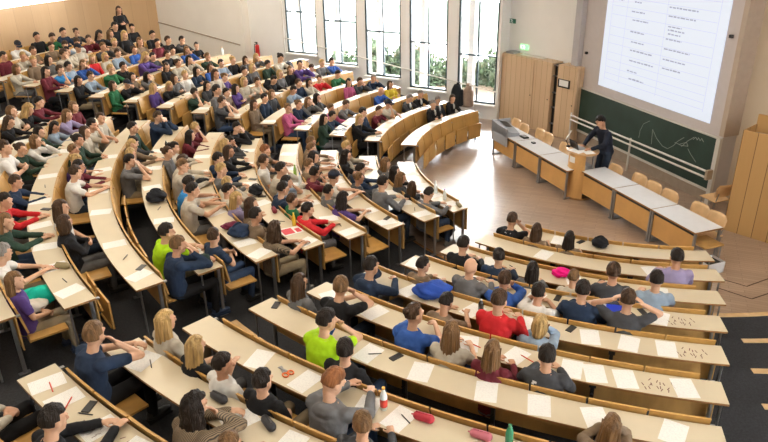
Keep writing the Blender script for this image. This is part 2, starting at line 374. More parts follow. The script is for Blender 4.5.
# ---------------------------------------------------------------- people: shapes grown together by voxel remesh
def solidify(name, mb, voxel, smooth=3, ratio=.4, extra=None, mats=()):
    me=mb.mesh(name); o=bpy.data.objects.new('grow',me); C.objects.link(o)
    r=o.modifiers.new('r','REMESH'); r.mode='VOXEL'; r.voxel_size=voxel; r.use_smooth_shade=True
    if smooth: s=o.modifiers.new('s','SMOOTH'); s.factor=.5; s.iterations=smooth
    if ratio<1: d=o.modifiers.new('d','DECIMATE'); d.ratio=ratio
    dg=bpy.context.evaluated_depsgraph_get(); out=bpy.data.meshes.new_from_object(o.evaluated_get(dg)); out.name=name
    bpy.data.objects.remove(o); bpy.data.meshes.remove(me)
    if extra:
        bm=bmesh.new(); bm.from_mesh(out)
        for q,mi in extra:
            e=q.mesh('x'); n0=len(bm.faces); bm.from_mesh(e); bm.faces.ensure_lookup_table()
            for f in bm.faces[n0:]: f.material_index=mi; f.smooth=True
            bpy.data.meshes.remove(e)
        bm.to_mesh(out); bm.free()
    out.materials.clear()
    for m in mats: out.materials.append(m)
    out.polygons.foreach_set('use_smooth',[True]*len(out.polygons)); return out
from mathutils import noise as mnoise
def wrinkle(me,amp=.006,sc=16):
    nn=[v.normal.copy() for v in me.vertices]
    for v,q in zip(me.vertices,nn):
        c=v.co; k=mnoise.noise(Vector((c.x*sc,c.y*sc,c.z*sc*1.6)))+.5*mnoise.noise(Vector((c.x*sc*2.3,c.y*sc*2.3,c.z*sc*2.3+5)))
        v.co=c+q*(k*amp)
    return me
def headm(sp): return Matrix.Translation(Vector(sp['head'])) @ Matrix.Rotation(rad(sp.get('yaw',0)),4,'Z') @ Matrix.Rotation(rad(-sp.get('pitch',6)),4,'X') @ Matrix.Rotation(rad(sp.get('tilt',0)),4,'Y')
def hand(mb, w, d, up, curl=.5, side=1):
    d=Vector(d).normalized(); up=(Vector(up)-d*Vector(up).dot(d)).normalized(); s=d.cross(up)*side; w=Vector(w)
    mt=Matrix((s,d,up)).transposed()
    mb.ell(w+d*.045,(.038,.05,.017),mt,12,8)
    for i,(x,l) in enumerate(((-.027,.062),(-.009,.072),(.009,.068),(.027,.052))):
        p=w+d*.085+s*x; q=p+(d*cos(curl*.5)-up*sin(curl*.5))*l*.55; e=q+(d*cos(curl*1.6)-up*sin(curl*1.6))*l*.5
        mb.capsule(p-d*.02,q,.0095,.0088,8,3); mb.capsule(q,e,.0088,.0075,8,3)
    p=w+d*.025-s*.03; q=p+(d*.6-s*.75)*.04; mb.capsule(p,q,.012,.010,8,3); mb.capsule(q,q+(d*.9-s*.1-up*.2)*.032,.010,.008,8,3)
def spine(sp):
    nb=Vector(sp['neck']); hp=Vector(sp.get('hip',(0,0,.46))); out=[]
    for t,rx,ry in ((-.06,.165,.125),(.1,.165,.122),(.35,.150,.112),(.6,.165,.118),(.82,.178,.112),(.95,.150,.09),(1.03,.085,.07)):
        c=hp.lerp(nb,t); c.y += -.03*sin(pi*max(0,min(1,t)))*sp.get('slouch',1.); out.append((c,rx,ry))
    return out
def body_mesh(name, sp):
    b=MB(); hm=headm(sp); R3=hm.to_3x3().to_4x4(); H=Vector(sp['head'])
    b.loft([(c,rx*.88,ry*.88) for c,rx,ry in spine(sp)])
    b.capsule(Vector(sp['neck'])-Vector((0,0,.04)), hm@Vector((0,-.02,-.07)), .052,.050)
    b.ell(hm@Vector((0,-.008,.015)),(.074,.092,.103),R3,20,14)
    b.ell(hm@Vector((0,.022,-.045)),(.056,.066,.068),R3,16,12)
    b.ell(hm@Vector((0,.062,-.088)),(.024,.022,.022),R3,10,8)
    b.capsule(hm@Vector((0,.084,.012)),hm@Vector((0,.102,-.022)),.009,.014,8,3)
    b.capsule(hm@Vector((-.045,.072,.032)),hm@Vector((.045,.072,.032)),.012,.012,8,3)
    for s in (-1,1): b.ell(hm@Vector((s*.076,-.004,-.004)),(.010,.018,.030),R3,8,8)
    for side,(E,W,D,U) in zip((1,-1),sp['arms']):
        S=Vector((side*sp.get('sw',.165),sp['neck'][1],sp['neck'][2]-.05)); E=Vector(E); W=Vector(W)
        b.capsule(S,E,.048,.038); b.capsule(E,W,.038,.026); hand(b,W,D,U,sp.get('curl',.6),side)
    for s,(K,A) in zip((1,-1),sp['legs']):
        hp=Vector(sp.get('hip',(0,0,.46))); b.capsule(hp+Vector((s*.085,.0,0)),K,.07,.05); b.capsule(K,A,.048,.035); 
    ex=[]
    for s in (-1,1):
        q=MB(); q.ell(hm@Vector((s*.031,.077,.010)),(.013,.007,.007),R3,8,6); ex.append((q,1))
        q=MB(); q.ell(hm@Vector((s*.031,.082,.034)),(.018,.007,.004),R3,8,6); ex.append((q,1))
    q=MB(); q.ell(hm@Vector((0,.083,-.058)),(.022,.008,.006),R3,8,6); ex.append((q,2))
    return solidify(name,b,.0085,2,.30,ex,(skinm,eyem,lipm))
def shirt_mesh(name, sp, long, hood=False):
    b=MB(); g=.012
    b.loft([(c,rx+g*.6,ry+g*.6) for c,rx,ry in spine(sp)])
    for side,(E,W,D,U) in zip((1,-1),sp['arms']):
        S=Vector((side*sp.get('sw',.165),sp['neck'][1],sp['neck'][2]-.05)); E=Vector(E); W=Vector(W)
        if long: b.capsule(S,E,.066,.053); b.capsule(E,E.lerp(W,.93),.053,.038)
        else: b.capsule(S,S.lerp(E,.62),.066,.056)
    nb=Vector(sp['neck']); b.ell(nb+Vector((0,-.005,0)),(.075,.07,.03),None,14,8)
    if hood: b.ell(nb+Vector((0,-.085,-.01)),(.11,.06,.055),None,14,8)
    return wrinkle(solidify(name,b,.013,2,.7,None,(M['tmp'],)))
def legs_mesh(name, sp):
    b=MB(); hp=Vector(sp.get('hip',(0,0,.46)))
    b.ell(hp+Vector((0,0,.01)),(.178,.14,.09),None,16,10)
    for s,(K,A) in zip((1,-1),sp['legs']):
        K=Vector(K);A=Vector(A); b.capsule(hp+Vector((s*.085,0,0)),K,.088,.064); b.capsule(K,A,.062,.050)
    return wrinkle(solidify(name,b,.016,3,.6,None,(M['tmp'],)))
def shoe_mb(): 
    b=MB(); b.ell((0,.06,-.045),(.046,.135,.042),None,14,10); b.ell((0,-.0,-.01),(.045,.06,.055),None,12,8); b.box(-.045,.045,-.07,.18,-.088,-.066); return b
def sm(a,b,x): t=max(0,min(1,(x-a)/(b-a))); return t*t*(3-2*t)
def hair_mesh(kind):
    b=MB(); rnd=random.Random(hash(kind)%97 if False else sum(map(ord,kind)))
    ph=[rnd.uniform(0,6.28) for _ in range(8)]
    def cap(d):
        face=sm(.12,.34,d.y)*(1-sm(.42,.60,d.z+ .12*sin(d.x*5+ph[0]))); low=max(1-sm(-.42,-.20,d.z+ (0 if d.y<0 else -.28)), sm(.70,.86,abs(d.x))*(1-sm(.0,.16,d.z))*sm(-.35,-.1,d.y))
        side=0
        if kind in('L','J','C'): low=1-sm(-.85,-.6,d.z)
        hide=max(face,low)
        amp=.05 if kind=='C' else .022
        n=amp*(sin(d.x*11+ph[1])*sin(d.z*9+ph[2])+sin(d.y*13+ph[3]+d.x*5)*.6+.5*sin(d.x*27+d.z*21+ph[4]))
        k=1+n+(.10 if kind=='C' else 0)
        if kind=='s': k+=.07*sm(.3,.8,d.z)*(1 if d.y>-.3 else .4)+.02*sin(d.x*34+ph[5])*sin(d.y*31+ph[6])*sm(0,.5,d.z)-.03*(1-sm(-.4,.2,d.z))
        return k*(1-hide)+.80*hide
    b.ell((0,-.012,.018),(.086,.105,.116),None,40,26,cap)
    def curtain(z1,flare,front):
        n=30; rows=10; vs=[]; a0,a1=180-front,360+front
        for j in range(rows+1):
            t=j/rows; z=.05+(z1-.05)*t
            for i in range(n+1):
                a=rad(a0+(a1-a0)*i/n); edge=min(1,6*min(i,n-i)/n)
                w=1+.05*sin(i*1.7+ph[5])+.03*sin(i*3.9+j*.8+ph[6])+(.06*sin(j*1.6+i*.8) if kind=='C' else 0)
                tp=1-.30*sm(.62,1,t)-.04*sin(t*7+i*.3); fx=(.088+flare*t)*w*tp; fy=(.106+flare*.4*t-.012*t)*w*(1-.12*sm(.6,1,t)); vs.append((fx*cos(a),fy*sin(a)-.012,z-.012*edge*(t>.9)*(i%3)))
            for i in range(n,-1,-1):
                a=rad(a0+(a1-a0)*i/n); tp=1-.30*sm(.62,1,t); vs.append(((.070+flare*.8*t)*cos(a)*tp,(.078-.02*t)*sin(a)-.012,z))
        m=2*(n+1); fs=[]
        for j in range(rows):
            for i in range(m): fs.append((j*m+i,j*m+(i+1)%m,(j+1)*m+(i+1)%m,(j+1)*m+i))
        for q in (0,rows):
            for i in range(n): f=(q*m+i,q*m+i+1,q*m+m-2-i,q*m+m-1-i); fs.append(f if q else f[::-1])
        b.add(vs,fs,0,True)
    if kind=='L': curtain(-.30,.022,12)
    if kind=='J': curtain(-.13,.012,22)
    if kind=='C': curtain(-.24,.05,15)
    if kind=='U': b.ell((0,-.108,.062),(.042,.036,.040),None,16,10,lambda d:1+.08*sin(d.x*15)*sin(d.z*13))
    if kind=='P':
        pts=[(0,-.10,.05),(0,-.14,.01),(0,-.145,-.08),(0,-.13,-.17)]
        for p,q,r,r2 in zip(pts[:-1],pts[1:],(.03,.034,.03),(.034,.03,.012)): b.capsule(p,q,r,r2,10,4)
    me=b.mesh('hair'); me.materials.append(M['tmp']); 
    bm=bmesh.new(); bm.from_mesh(me); bmesh.ops.recalc_face_normals(bm,faces=bm.faces[:]); bm.to_mesh(me); bm.free(); return me
def capmesh():
    b=MB(); b.ell((0,-.01,.045),(.092,.112,.088),None,24,12,lambda d:1 if d.z>-.15 else .7); 
    vs=[];n=12
    for j,(r,dz) in enumerate(((.09,0),(.165,-.012))):
        for i in range(n+1):
            a=rad(35+110*i/n); vs.append(((r if j==0 else .10)*cos(a)*1.0,(.105 if j==0 else .185)*sin(a),.035+dz))
    fs=[(i,i+1,n+2+i,n+1+i) for i in range(n)]; o=len(vs); vs+= [(x,y,z+.006) for x,y,z in vs]; fs+=[(o+i,o+n+1+i,o+n+2+i,o+i+1) for i in range(n)]
    b.add(vs,fs); me=b.mesh('cap'); me.materials.append(M['tmp']); return me
def pose(hy,hz,arms,pitch=6,curl=.6,slouch=1.,tilt=0):
    return dict(head=(0,hy+.01,hz-.128),neck=(0,hy*.55-.02,hz-.285),arms=arms,pitch=pitch,curl=curl,slouch=slouch,tilt=tilt,
        legs=(((.12,.43,.50),(.12,.40,.10)),((-.12,.42,.50),(-.13,.44,.10))))
F=(0,1,0); UP=(0,0,1)
POSES={
 't':pose(.02,1.27,(((.24,.16,.745),(.10,.385,.785),(-.5,.85,0),UP),((-.25,.14,.75),(-.12,.37,.785),(.6,.8,0),UP)),8),
 'w':pose(.08,1.20,(((.24,.22,.755),(.09,.43,.785),(-.3,.9,0),UP),((-.24,.22,.755),(-.14,.42,.785),(.5,.8,0),UP)),24,.9),
 'c':pose(.08,1.21,(((.18,.37,.80),(.075,.225,.965),(-.35,-.35,.6),(0,1,.4)),((-.23,.24,.76),(-.05,.44,.785),(.8,.5,0),UP)),4,1.2,1,4),
 'l':pose(-.02,1.28,(((.24,.04,.72),(.08,.20,.62),(-.7,.6,-.1),UP),((-.24,.04,.72),(-.07,.22,.63),(.7,.5,-.1),UP)),5,.8),
 'x':pose(-.02,1.28,(((.24,.10,.77),(-.02,.22,.80),(-1,.0,.1),(0,1,.2)),((-.24,.10,.77),(.02,.24,.84),(1,.0,.05),(0,1,.2))),2,.7),
 'h':pose(.08,1.22,(((.17,.37,.80),(.05,.235,.99),(-.2,-.3,.7),(0,1,.4)),((-.17,.37,.80),(-.05,.245,.98),(.2,-.3,.7),(0,1,.4))),8,1.3),
 'e':pose(.06,1.25,(((.34,.10,1.0),(.17,.05,1.10),(-.6,0,.6),(1,0,.6)),((-.34,.10,1.0),(-.17,.05,1.10),(.6,0,.6),(-1,0,.6))),8,.8),
 'r':pose(.08,1.22,(((.24,.23,.765),(.08,.48,.785),(-.3,1,0),UP),((-.24,.22,.765),(-.06,.45,.785),(.6,.8,0),UP)),10,.7),
}
PM={}
def proto(kind,p,arg=None):
    key=(kind,p,arg)
    if key not in PM:
        if kind=='body': sp=dict(POSES[p]); sp['yaw']=arg; PM[key]=body_mesh('person',sp)
        elif kind=='shirt': PM[key]=shirt_mesh('shirt',POSES[p],arg=='l' or arg=='H',arg=='H')
        elif kind=='legs': PM[key]=legs_mesh('trousers',POSES[p])
        elif kind=='hair': PM[key]=hair_mesh(p)
        elif kind=='cap': PM[key]=capmesh()
        elif kind=='shoe': me=shoe_mb().mesh('shoe'); me.materials.append(M['tmp']); PM[key]=me
    return PM[key]
def cloth(name,col,rough=.85): return mat('cloth_'+name,col,rough,noise=.18,nscale=7,bump=.35,bscale=14,spec=.2)
SH={'K':('black',(.012,.012,.014)),'N':('navy',(.018,.032,.065)),'D':('charcoal',(.05,.052,.058)),'G':('grey',(.13,.13,.135)),'W':('white',(.66,.65,.63)),'C':('cream',(.46,.42,.35)),
'B':('blue',(.035,.10,.36)),'L':('pale blue',(.24,.31,.40)),'R':('red',(.50,.02,.025)),'M':('maroon',(.12,.018,.028)),'E':('green',(.02,.12,.05)),'F':('dark green',(.025,.05,.035)),'P':('purple',(.08,.045,.19)),
'O':('pink',(.45,.10,.22)),'T':('tan',(.19,.135,.09)),'Y':('yellow',(.55,.42,.04)),'V':('lime green',(.36,.62,.012)),'I':('lavender',(.27,.23,.38)),'S':('brown striped',(.20,.15,.10)),'A':('bright blue',(.03,.20,.48))}
HC={'d':('dark',(.014,.008,.005)),'b':('brown',(.055,.027,.012)),'l':('light brown',(.16,.085,.034)),'y':('blond',(.46,.30,.12)),'g':('grey',(.24,.22,.20)),'r':('ginger',(.24,.09,.03))}
def stripes(m):
    nt=m.node_tree; b=nt.nodes['Principled BSDF']; tc=nt.nodes.new('ShaderNodeTexCoord'); wv=nt.nodes.new('ShaderNodeTexWave'); wv.inputs['Scale'].default_value=24; wv.bands_direction='X'
    nt.links.new(tc.outputs['Object'],wv.inputs['Vector']); mx=nt.nodes.new('ShaderNodeMix'); mx.data_type='RGBA'; mx.inputs[6].default_value=(.02,.016,.012,1); mx.inputs[7].default_value=(.24,.17,.10,1); nt.links.new(wv.outputs['Fac'],mx.inputs[0]); nt.links.new(mx.outputs[2],b.inputs['Base Color']); return m
stripes(mat('cloth_brown striped',(.2,.15,.1),.85))
def hairmat(c): return mat('hair_'+c,HC[c][1],.55,noise=.5,nscale=30,stretch=(1,1,.12),bump=.9,bscale=70,spec=.25)
HD={'s':'short %s hair','L':'long %s hair','J':'%s bobbed hair','C':'curly %s hair','U':'%s hair in a bun','B':'a bald head','H':'a baseball cap','P':'a %s ponytail'}
def setm(o,m,i=0):
    o.material_slots[i].link='OBJECT'; o.material_slots[i].material=m
def child(name,me,parent,mtx,m,label=None):
    o=bpy.data.objects.new(name,me); C.objects.link(o); o.parent=parent; o.matrix_local=mtx; setm(o,m)
    if label: o['label']=label
    return o
TR=[cloth('jeans',(.035,.06,.12)),cloth('black',SH['K'][1]),cloth('dark_jeans',(.02,.03,.05)),cloth('khaki',(.24,.19,.12)),cloth('grey',SH['G'][1])]
def person(loc,rz,p,hs,hc,sc,sl,yaw,mirror,scale,label,group,rnd,trouser=None,shirtcol=None):
    o=bpy.data.objects.new('person',proto('body',p,yaw)); C.objects.link(o)
    o.location=loc; o.rotation_euler=(0,0,rz); fem=hs in 'LJCU'
    w=scale*(.92 if fem else 1.0); o.scale=(-w if mirror else w, scale, scale)
    setm(o, skin2 if rnd.random()<.3 else skinm)
    tag(o,label,'person',group)
    hood=(sl=='l' and rnd.random()<.3 and sc in 'NDGKT')
    child('shirt',proto('shirt',p,'H' if hood else sl),o,Matrix(),cloth(*SH[sc]))
    child('trousers',proto('legs',p if False else 't'),o,Matrix(),trouser or rnd.choice(TR))
    sp=dict(POSES[p]); sp['yaw']=yaw; hm=headm(sp)
    if hs=='H': child('hair',proto('hair','s'),o,hm,hairmat(hc)); child('cap',proto('cap','c'),o,hm,cloth('cap_navy',(.02,.025,.04)))
    elif hs!='B': child('hair',proto('hair',hs),o,hm,hairmat(hc))
    sm_=rnd.choice([mat('shoe_black',(.015,.015,.015),.5),mat('shoe_grey',(.2,.2,.2),.6),mat('shoe_black',(.015,.015,.015),.5),mat('shoe_navy',(.02,.04,.09),.6)])
    for K,A in sp['legs']: child('shoe',proto('shoe','x'),o,Matrix.Translation(Vector(A)),sm_)
    return o
# ---------------------------------------------------------------- seat the audience
# block, row, angle, fore/aft cm, size %, hair style, hair colour, shirt colour, sleeve, pose
PEOPLE=[
(0,1,232.4,0,102,0,1,0,0,5),(0,1,237.4,2,95,1,1,14,0,0),(0,1,243.1,4,94,1,0,14,0,0),(0,2,258.0,-4,106,0,0,17,1,0),(0,3,233.2,-2,102,0,0,0,1,0),
(0,3,237.8,0,99,0,0,1,1,0),(0,3,241.9,2,94,1,0,3,1,0),(0,3,246.4,2,94,4,2,5,0,0),(0,3,250.3,0,107,0,1,2,0,0),(0,3,254.6,0,104,0,0,7,0,0),
(0,4,232.5,4,95,0,0,14,1,0),(0,4,237.2,-8,104,5,1,3,1,0),(0,4,240.6,-8,101,0,1,6,1,2),(0,4,244.0,2,100,0,0,4,0,2),(0,4,247.8,-8,105,0,0,1,1,0),
(0,4,251.6,0,106,0,1,2,0,6),(0,5,230.2,-4,106,0,0,1,1,2),(0,5,237.9,2,97,0,0,14,0,1),(0,5,242.2,-6,108,0,1,8,1,0),(0,5,245.5,2,99,2,3,7,1,2),
(0,6,228.6,0,99,1,1,3,0,3),(0,6,231.6,-8,108,0,2,0,0,2),(0,6,237.9,-6,108,4,1,6,0,2),(0,6,240.9,-2,102,1,2,5,0,0),(0,6,243.7,4,98,1,2,9,1,0),
(0,6,246.9,-2,101,0,0,2,1,0),(0,7,234.4,-14,108,0,0,16,0,5),(0,7,236.9,4,101,0,0,0,0,3),(0,7,250.7,0,96,1,2,14,1,2),(0,8,227.9,0,101,1,3,5,0,3),
(0,8,230.6,6,96,1,3,0,0,0),(0,8,232.9,6,96,0,0,4,0,3),(0,8,235.4,4,97,0,0,0,0,3),(0,8,238.4,-12,108,0,5,3,1,1),(0,8,240.8,8,96,0,2,2,1,0),
(0,9,227.3,-6,108,0,2,1,0,2),(0,9,234.8,-4,104,3,0,18,1,2),(0,9,237.5,6,97,0,2,14,1,0),(0,10,231.8,-6,103,0,0,0,1,7),(1,1,192.6,8,94,3,2,3,1,0),
(1,1,197.6,2,93,1,0,0,1,0),(1,1,202.6,8,96,1,2,2,1,0),(1,1,207.5,4,93,1,1,0,1,3),(1,1,212.5,8,100,0,0,3,1,1),(1,2,185.2,-4,99,0,3,5,1,0),
(1,2,189.5,6,100,1,0,0,0,7),(1,2,198.0,-4,100,0,0,1,1,7),(1,2,202.3,8,96,4,2,2,1,0),(1,2,209.1,-6,107,0,0,3,1,0),(1,3,184.9,-14,99,0,2,14,1,0),
(1,3,188.7,-14,100,0,2,14,0,0),(1,3,192.4,-8,102,1,0,0,0,7),(1,3,196.2,2,98,0,2,14,1,0),(1,3,200.0,8,103,0,0,9,0,2),(1,3,203.8,-14,106,6,0,5,0,7),
(1,3,207.6,4,95,0,0,3,0,3),(1,3,211.3,8,100,3,0,12,0,7),(1,4,189.7,0,100,0,5,14,0,7),(1,4,195.6,-2,100,0,1,4,0,3),(1,4,200.0,-14,107,0,0,5,1,2),
(1,4,203.4,-12,99,0,0,7,0,2),(1,4,206.7,8,104,0,0,1,0,7),(1,4,210.2,0,96,0,1,10,0,3),(1,4,213.6,6,100,0,0,8,1,7),(1,5,179.9,-14,98,0,0,0,1,5),
(1,5,185.2,-12,93,0,0,2,1,0),(1,5,188.3,-12,96,1,3,2,1,0),(1,5,191.3,-14,100,1,1,0,1,7),(1,5,195.1,0,100,0,0,1,1,0),(1,5,199.2,0,100,0,3,3,1,0),
(1,5,202.3,4,97,0,3,5,1,0),(1,5,205.3,6,96,0,0,5,1,0),(1,5,208.3,4,97,1,3,17,1,0),(1,5,211.4,-8,100,1,1,14,1,0),(1,5,214.4,4,101,0,0,14,0,0),
(1,5,217.5,8,100,3,1,18,0,7),(1,6,180.6,-12,93,0,3,9,0,2),(1,6,184.3,-14,93,1,0,9,1,7),(1,6,189.9,4,97,4,0,5,1,7),(1,6,192.7,2,97,4,1,3,1,0),
(1,6,195.5,-14,100,0,1,5,1,0),(1,6,198.2,-14,104,0,2,5,1,7),(1,6,203.4,-14,103,0,0,19,0,0),(1,6,206.3,-12,105,0,0,5,0,7),(1,6,217.1,4,97,0,1,1,0,4),
(1,7,179.6,-14,100,0,1,1,1,5),(1,7,185.2,0,100,0,0,11,1,0),(1,7,188.2,0,95,0,0,2,1,0),(1,7,190.7,-6,100,1,3,14,1,7),(1,7,193.3,-14,93,0,3,5,1,0),
(1,7,195.8,-10,99,0,0,3,0,5),(1,7,215.6,-14,105,0,0,16,0,2),(1,7,218.2,-12,104,0,2,1,1,2),(1,8,182.1,-4,96,4,1,5,1,0),(1,8,185.1,4,104,0,0,5,0,2),
(1,8,187.4,-4,97,1,1,5,1,0),(1,8,190.2,0,98,4,0,11,1,0),(1,8,192.6,-4,93,0,2,11,1,0),(1,8,194.9,-4,95,4,3,12,0,0),(1,8,197.3,-14,96,0,0,9,1,7),
(1,8,199.6,-12,100,0,1,4,0,7),(1,8,208.2,0,100,1,1,4,0,3),(1,8,211.3,2,100,2,1,0,1,4),(1,9,179.5,-14,96,1,2,9,1,0),(1,9,181.7,-8,97,1,2,17,1,7),
(1,9,184.9,-6,93,1,0,7,1,0),(1,9,187.9,-4,94,1,0,11,1,0),(1,9,190.1,-4,96,2,2,4,1,0),(1,9,192.8,0,94,4,1,11,1,0),(1,9,195.0,8,108,0,1,4,0,0),
(1,9,200.8,-12,94,0,1,1,1,7),(1,9,205.4,-4,99,0,0,8,1,7),(1,9,209.5,-4,100,1,2,11,1,7),(1,9,214.3,8,99,0,4,4,0,7),(1,9,218.3,0,93,1,2,12,0,3),
(1,10,179.4,-14,100,0,0,9,1,7),(1,10,181.5,-12,99,3,3,0,1,0),(1,10,183.5,-10,99,1,2,5,0,0),(1,10,185.6,-12,99,1,1,0,1,0),(2,1,129.5,-2,93,2,1,0,1,0),
(2,1,134.4,6,93,0,4,2,1,0),(2,1,139.4,-14,94,0,4,0,1,4),(2,2,134.3,-4,93,0,4,0,1,7),(2,2,138.8,-4,93,0,4,2,1,1),(2,2,147.8,-2,97,6,0,5,0,2),
(2,2,153.2,-6,93,0,1,9,0,7),(2,2,159.6,-2,98,0,0,1,1,0),(2,2,164.0,0,100,1,3,0,1,7),(2,3,136.3,-4,93,1,1,15,1,0),(2,3,140.5,-4,93,5,1,6,1,0),
(2,3,155.0,-4,95,0,1,3,1,1),(2,3,160.1,2,93,0,2,13,1,0),(2,3,163.9,-14,93,0,0,1,1,7),(2,3,167.7,-14,93,1,0,11,1,0),(2,4,135.5,-2,93,0,4,1,1,0),
(2,4,139.6,0,93,0,1,2,1,0),(2,4,143.0,-8,93,1,0,13,1,0),(2,4,154.9,-4,93,1,0,2,1,2),(2,4,158.4,-4,94,1,2,3,1,0),(2,4,162.0,-6,93,4,2,1,1,0),
(2,4,166.2,-2,97,4,2,13,1,0),(2,5,139.9,-2,94,0,0,10,1,0),(2,5,145.0,0,93,4,1,8,1,2),(2,5,148.1,0,93,1,0,5,1,0),(2,5,151.1,-6,93,0,1,1,1,0),
(2,5,154.2,-10,93,0,0,7,1,1),(2,5,159.7,-4,93,1,2,2,1,0),(2,5,162.7,-6,93,0,0,1,1,0),(2,5,166.8,-6,93,1,1,14,1,0),(2,6,135.6,8,95,0,0,6,1,0),
(2,6,138.3,-2,93,0,3,3,1,0),(2,6,141.1,2,93,0,1,4,1,0),(2,6,143.9,4,108,4,0,12,1,0),(2,6,146.6,-8,96,1,2,0,1,0),(2,6,149.4,-8,94,1,3,3,1,0),
(2,6,152.2,-10,95,0,0,0,1,0),(2,6,155.2,8,97,0,1,5,0,2),(2,6,158.0,8,100,2,3,5,1,4),(2,6,160.7,8,93,1,0,12,1,0),(2,6,163.5,8,93,0,0,14,1,0),
(2,6,166.3,8,108,0,0,3,1,0),(2,6,169.1,-14,100,0,1,2,0,5),(2,7,143.6,2,108,4,0,5,1,0),(2,7,146.5,-2,93,0,0,11,1,0),(2,7,149.8,0,93,1,3,3,1,0),
(2,7,152.4,-8,93,0,0,0,1,0),(2,7,157.1,0,93,4,2,12,0,0),(2,7,159.6,-8,108,1,1,5,1,0),(2,7,162.2,-6,93,1,0,2,1,0),(2,7,165.9,-2,95,0,0,11,0,2),
(2,8,144.5,0,93,1,3,3,1,0),(2,8,146.9,0,93,1,1,3,1,0),(2,8,149.2,-2,93,4,3,0,1,0),(2,8,151.8,-2,93,0,0,7,1,0),(2,8,154.4,-2,93,1,1,6,1,0),
(2,8,157.3,-2,93,1,0,1,1,4),(2,8,160.0,-2,93,0,3,4,1,0),(2,8,162.3,0,93,1,1,3,1,0),(2,8,164.7,-4,93,1,3,0,1,0),(2,8,167.5,-2,93,1,3,12,1,0),
(2,9,150.3,0,95,0,2,11,1,2),(2,9,154.0,0,100,1,0,5,1,2),(2,9,156.1,-2,94,4,1,5,1,0),(2,9,158.4,-2,93,1,1,0,1,0),(2,9,162.8,0,93,1,0,3,1,0),
(2,9,164.9,4,93,1,0,14,1,0),(2,9,167.1,0,93,6,0,0,1,2),(2,9,169.3,0,93,2,1,10,1,0),(2,10,147.8,2,93,4,0,0,1,4),(2,10,149.9,4,95,1,2,6,1,0),
(2,10,151.9,8,93,0,0,5,1,0),(2,10,153.9,-10,93,0,1,0,1,0),(2,10,156.0,-2,93,0,0,2,1,0),(2,10,158.0,-4,108,1,3,12,1,0),(2,10,162.0,0,98,0,0,0,1,2),
(2,10,164.2,0,101,0,3,10,1,2),(2,10,167.3,6,93,0,1,7,1,0),(2,10,169.4,8,93,1,0,0,1,0),(2,11,147.9,-14,100,0,0,2,1,0),(2,11,149.8,-12,99,0,1,0,1,0),
(2,11,151.7,-14,98,0,0,9,1,0),(2,11,153.6,8,106,1,2,14,1,0),(2,11,155.5,-10,94,4,1,6,1,0),(2,11,157.9,2,95,0,1,7,1,0),(2,11,159.8,2,93,1,3,5,1,0),
(2,11,161.8,4,96,1,3,8,1,0),(2,11,163.7,8,97,1,2,6,1,0),(2,11,165.6,8,94,0,0,7,1,0),(2,11,167.5,8,100,0,1,19,0,2),(2,11,169.4,8,100,1,0,9,1,0),
(2,12,149.3,-14,98,0,0,0,1,0),(2,12,152.9,0,107,1,3,0,1,0),(2,12,154.8,0,96,0,3,14,1,0),(2,12,156.8,0,98,0,2,2,1,0),(2,12,159.8,8,100,6,1,5,1,0),
(2,12,161.6,8,100,1,0,5,1,0),(2,12,163.4,-14,108,0,1,5,1,0),(2,12,165.3,-14,95,1,0,3,1,0),(2,12,167.1,-6,100,0,3,14,1,0),(2,12,169.5,8,98,2,2,5,1,7),
(2,13,149.3,-14,100,0,0,0,1,0),(2,13,151.0,8,108,0,0,0,1,0),(2,13,152.7,-14,97,1,2,2,1,0),(2,13,154.4,-12,108,1,0,0,1,0),(2,13,156.1,-14,100,0,1,9,1,0),
(2,13,157.8,-14,100,0,1,4,1,0),(2,13,159.5,-14,100,0,1,7,1,0),(2,13,161.2,-14,97,0,1,14,1,0),(2,13,163.0,0,93,0,1,14,1,0),(2,13,164.8,0,94,0,3,5,1,0),
(2,13,166.9,0,97,0,0,9,1,0),(2,14,154.7,-14,100,4,1,2,1,2),(2,14,156.3,-14,100,0,0,1,1,0),(2,14,158.0,-14,100,0,1,10,1,0),(2,14,159.6,-14,100,0,0,0,1,0),
(2,14,162.0,0,97,6,0,4,1,0),
(0,10,226.9,8,100,0,2,5,1,3)]
ppl=[['ABC'[q[0]],q[1],q[2],q[3]/100,q[4]/100,('sLJCUBH'[q[5]],'dblygr'[q[6]],'KNDGWCBLRMEFPOTYVISA'[q[7]],'sl'[q[8]],'twclxher'[q[9]])] for q in PEOPLE]
rows={}
for q in ppl: rows.setdefault((q[0],q[1]),[]).append(q)
ordn=order+['%dth'%i for i in range(16,40)]
numw=['zero','one','two','three','four','five','six','seven','eight','nine','ten','eleven','twelve','thirteen','fourteen','fifteen']
def rank_desc(blk,i,n):
    end={'A':('left','right'),'B':('far end','near end'),'C':('left','right')}[blk]
    if i<(n+1)//2 or n==1: j=i; e=end[0]
    else: j=n-1-i; e=end[1]
    if n==1: return 'alone'
    return ('%s from the %s'%(ordn[j],e)) if j else ('at the %s'%e if 'end' in e else 'leftmost' if e=='left' else 'rightmost')
rnd=random.Random(11)
ROOTS={}
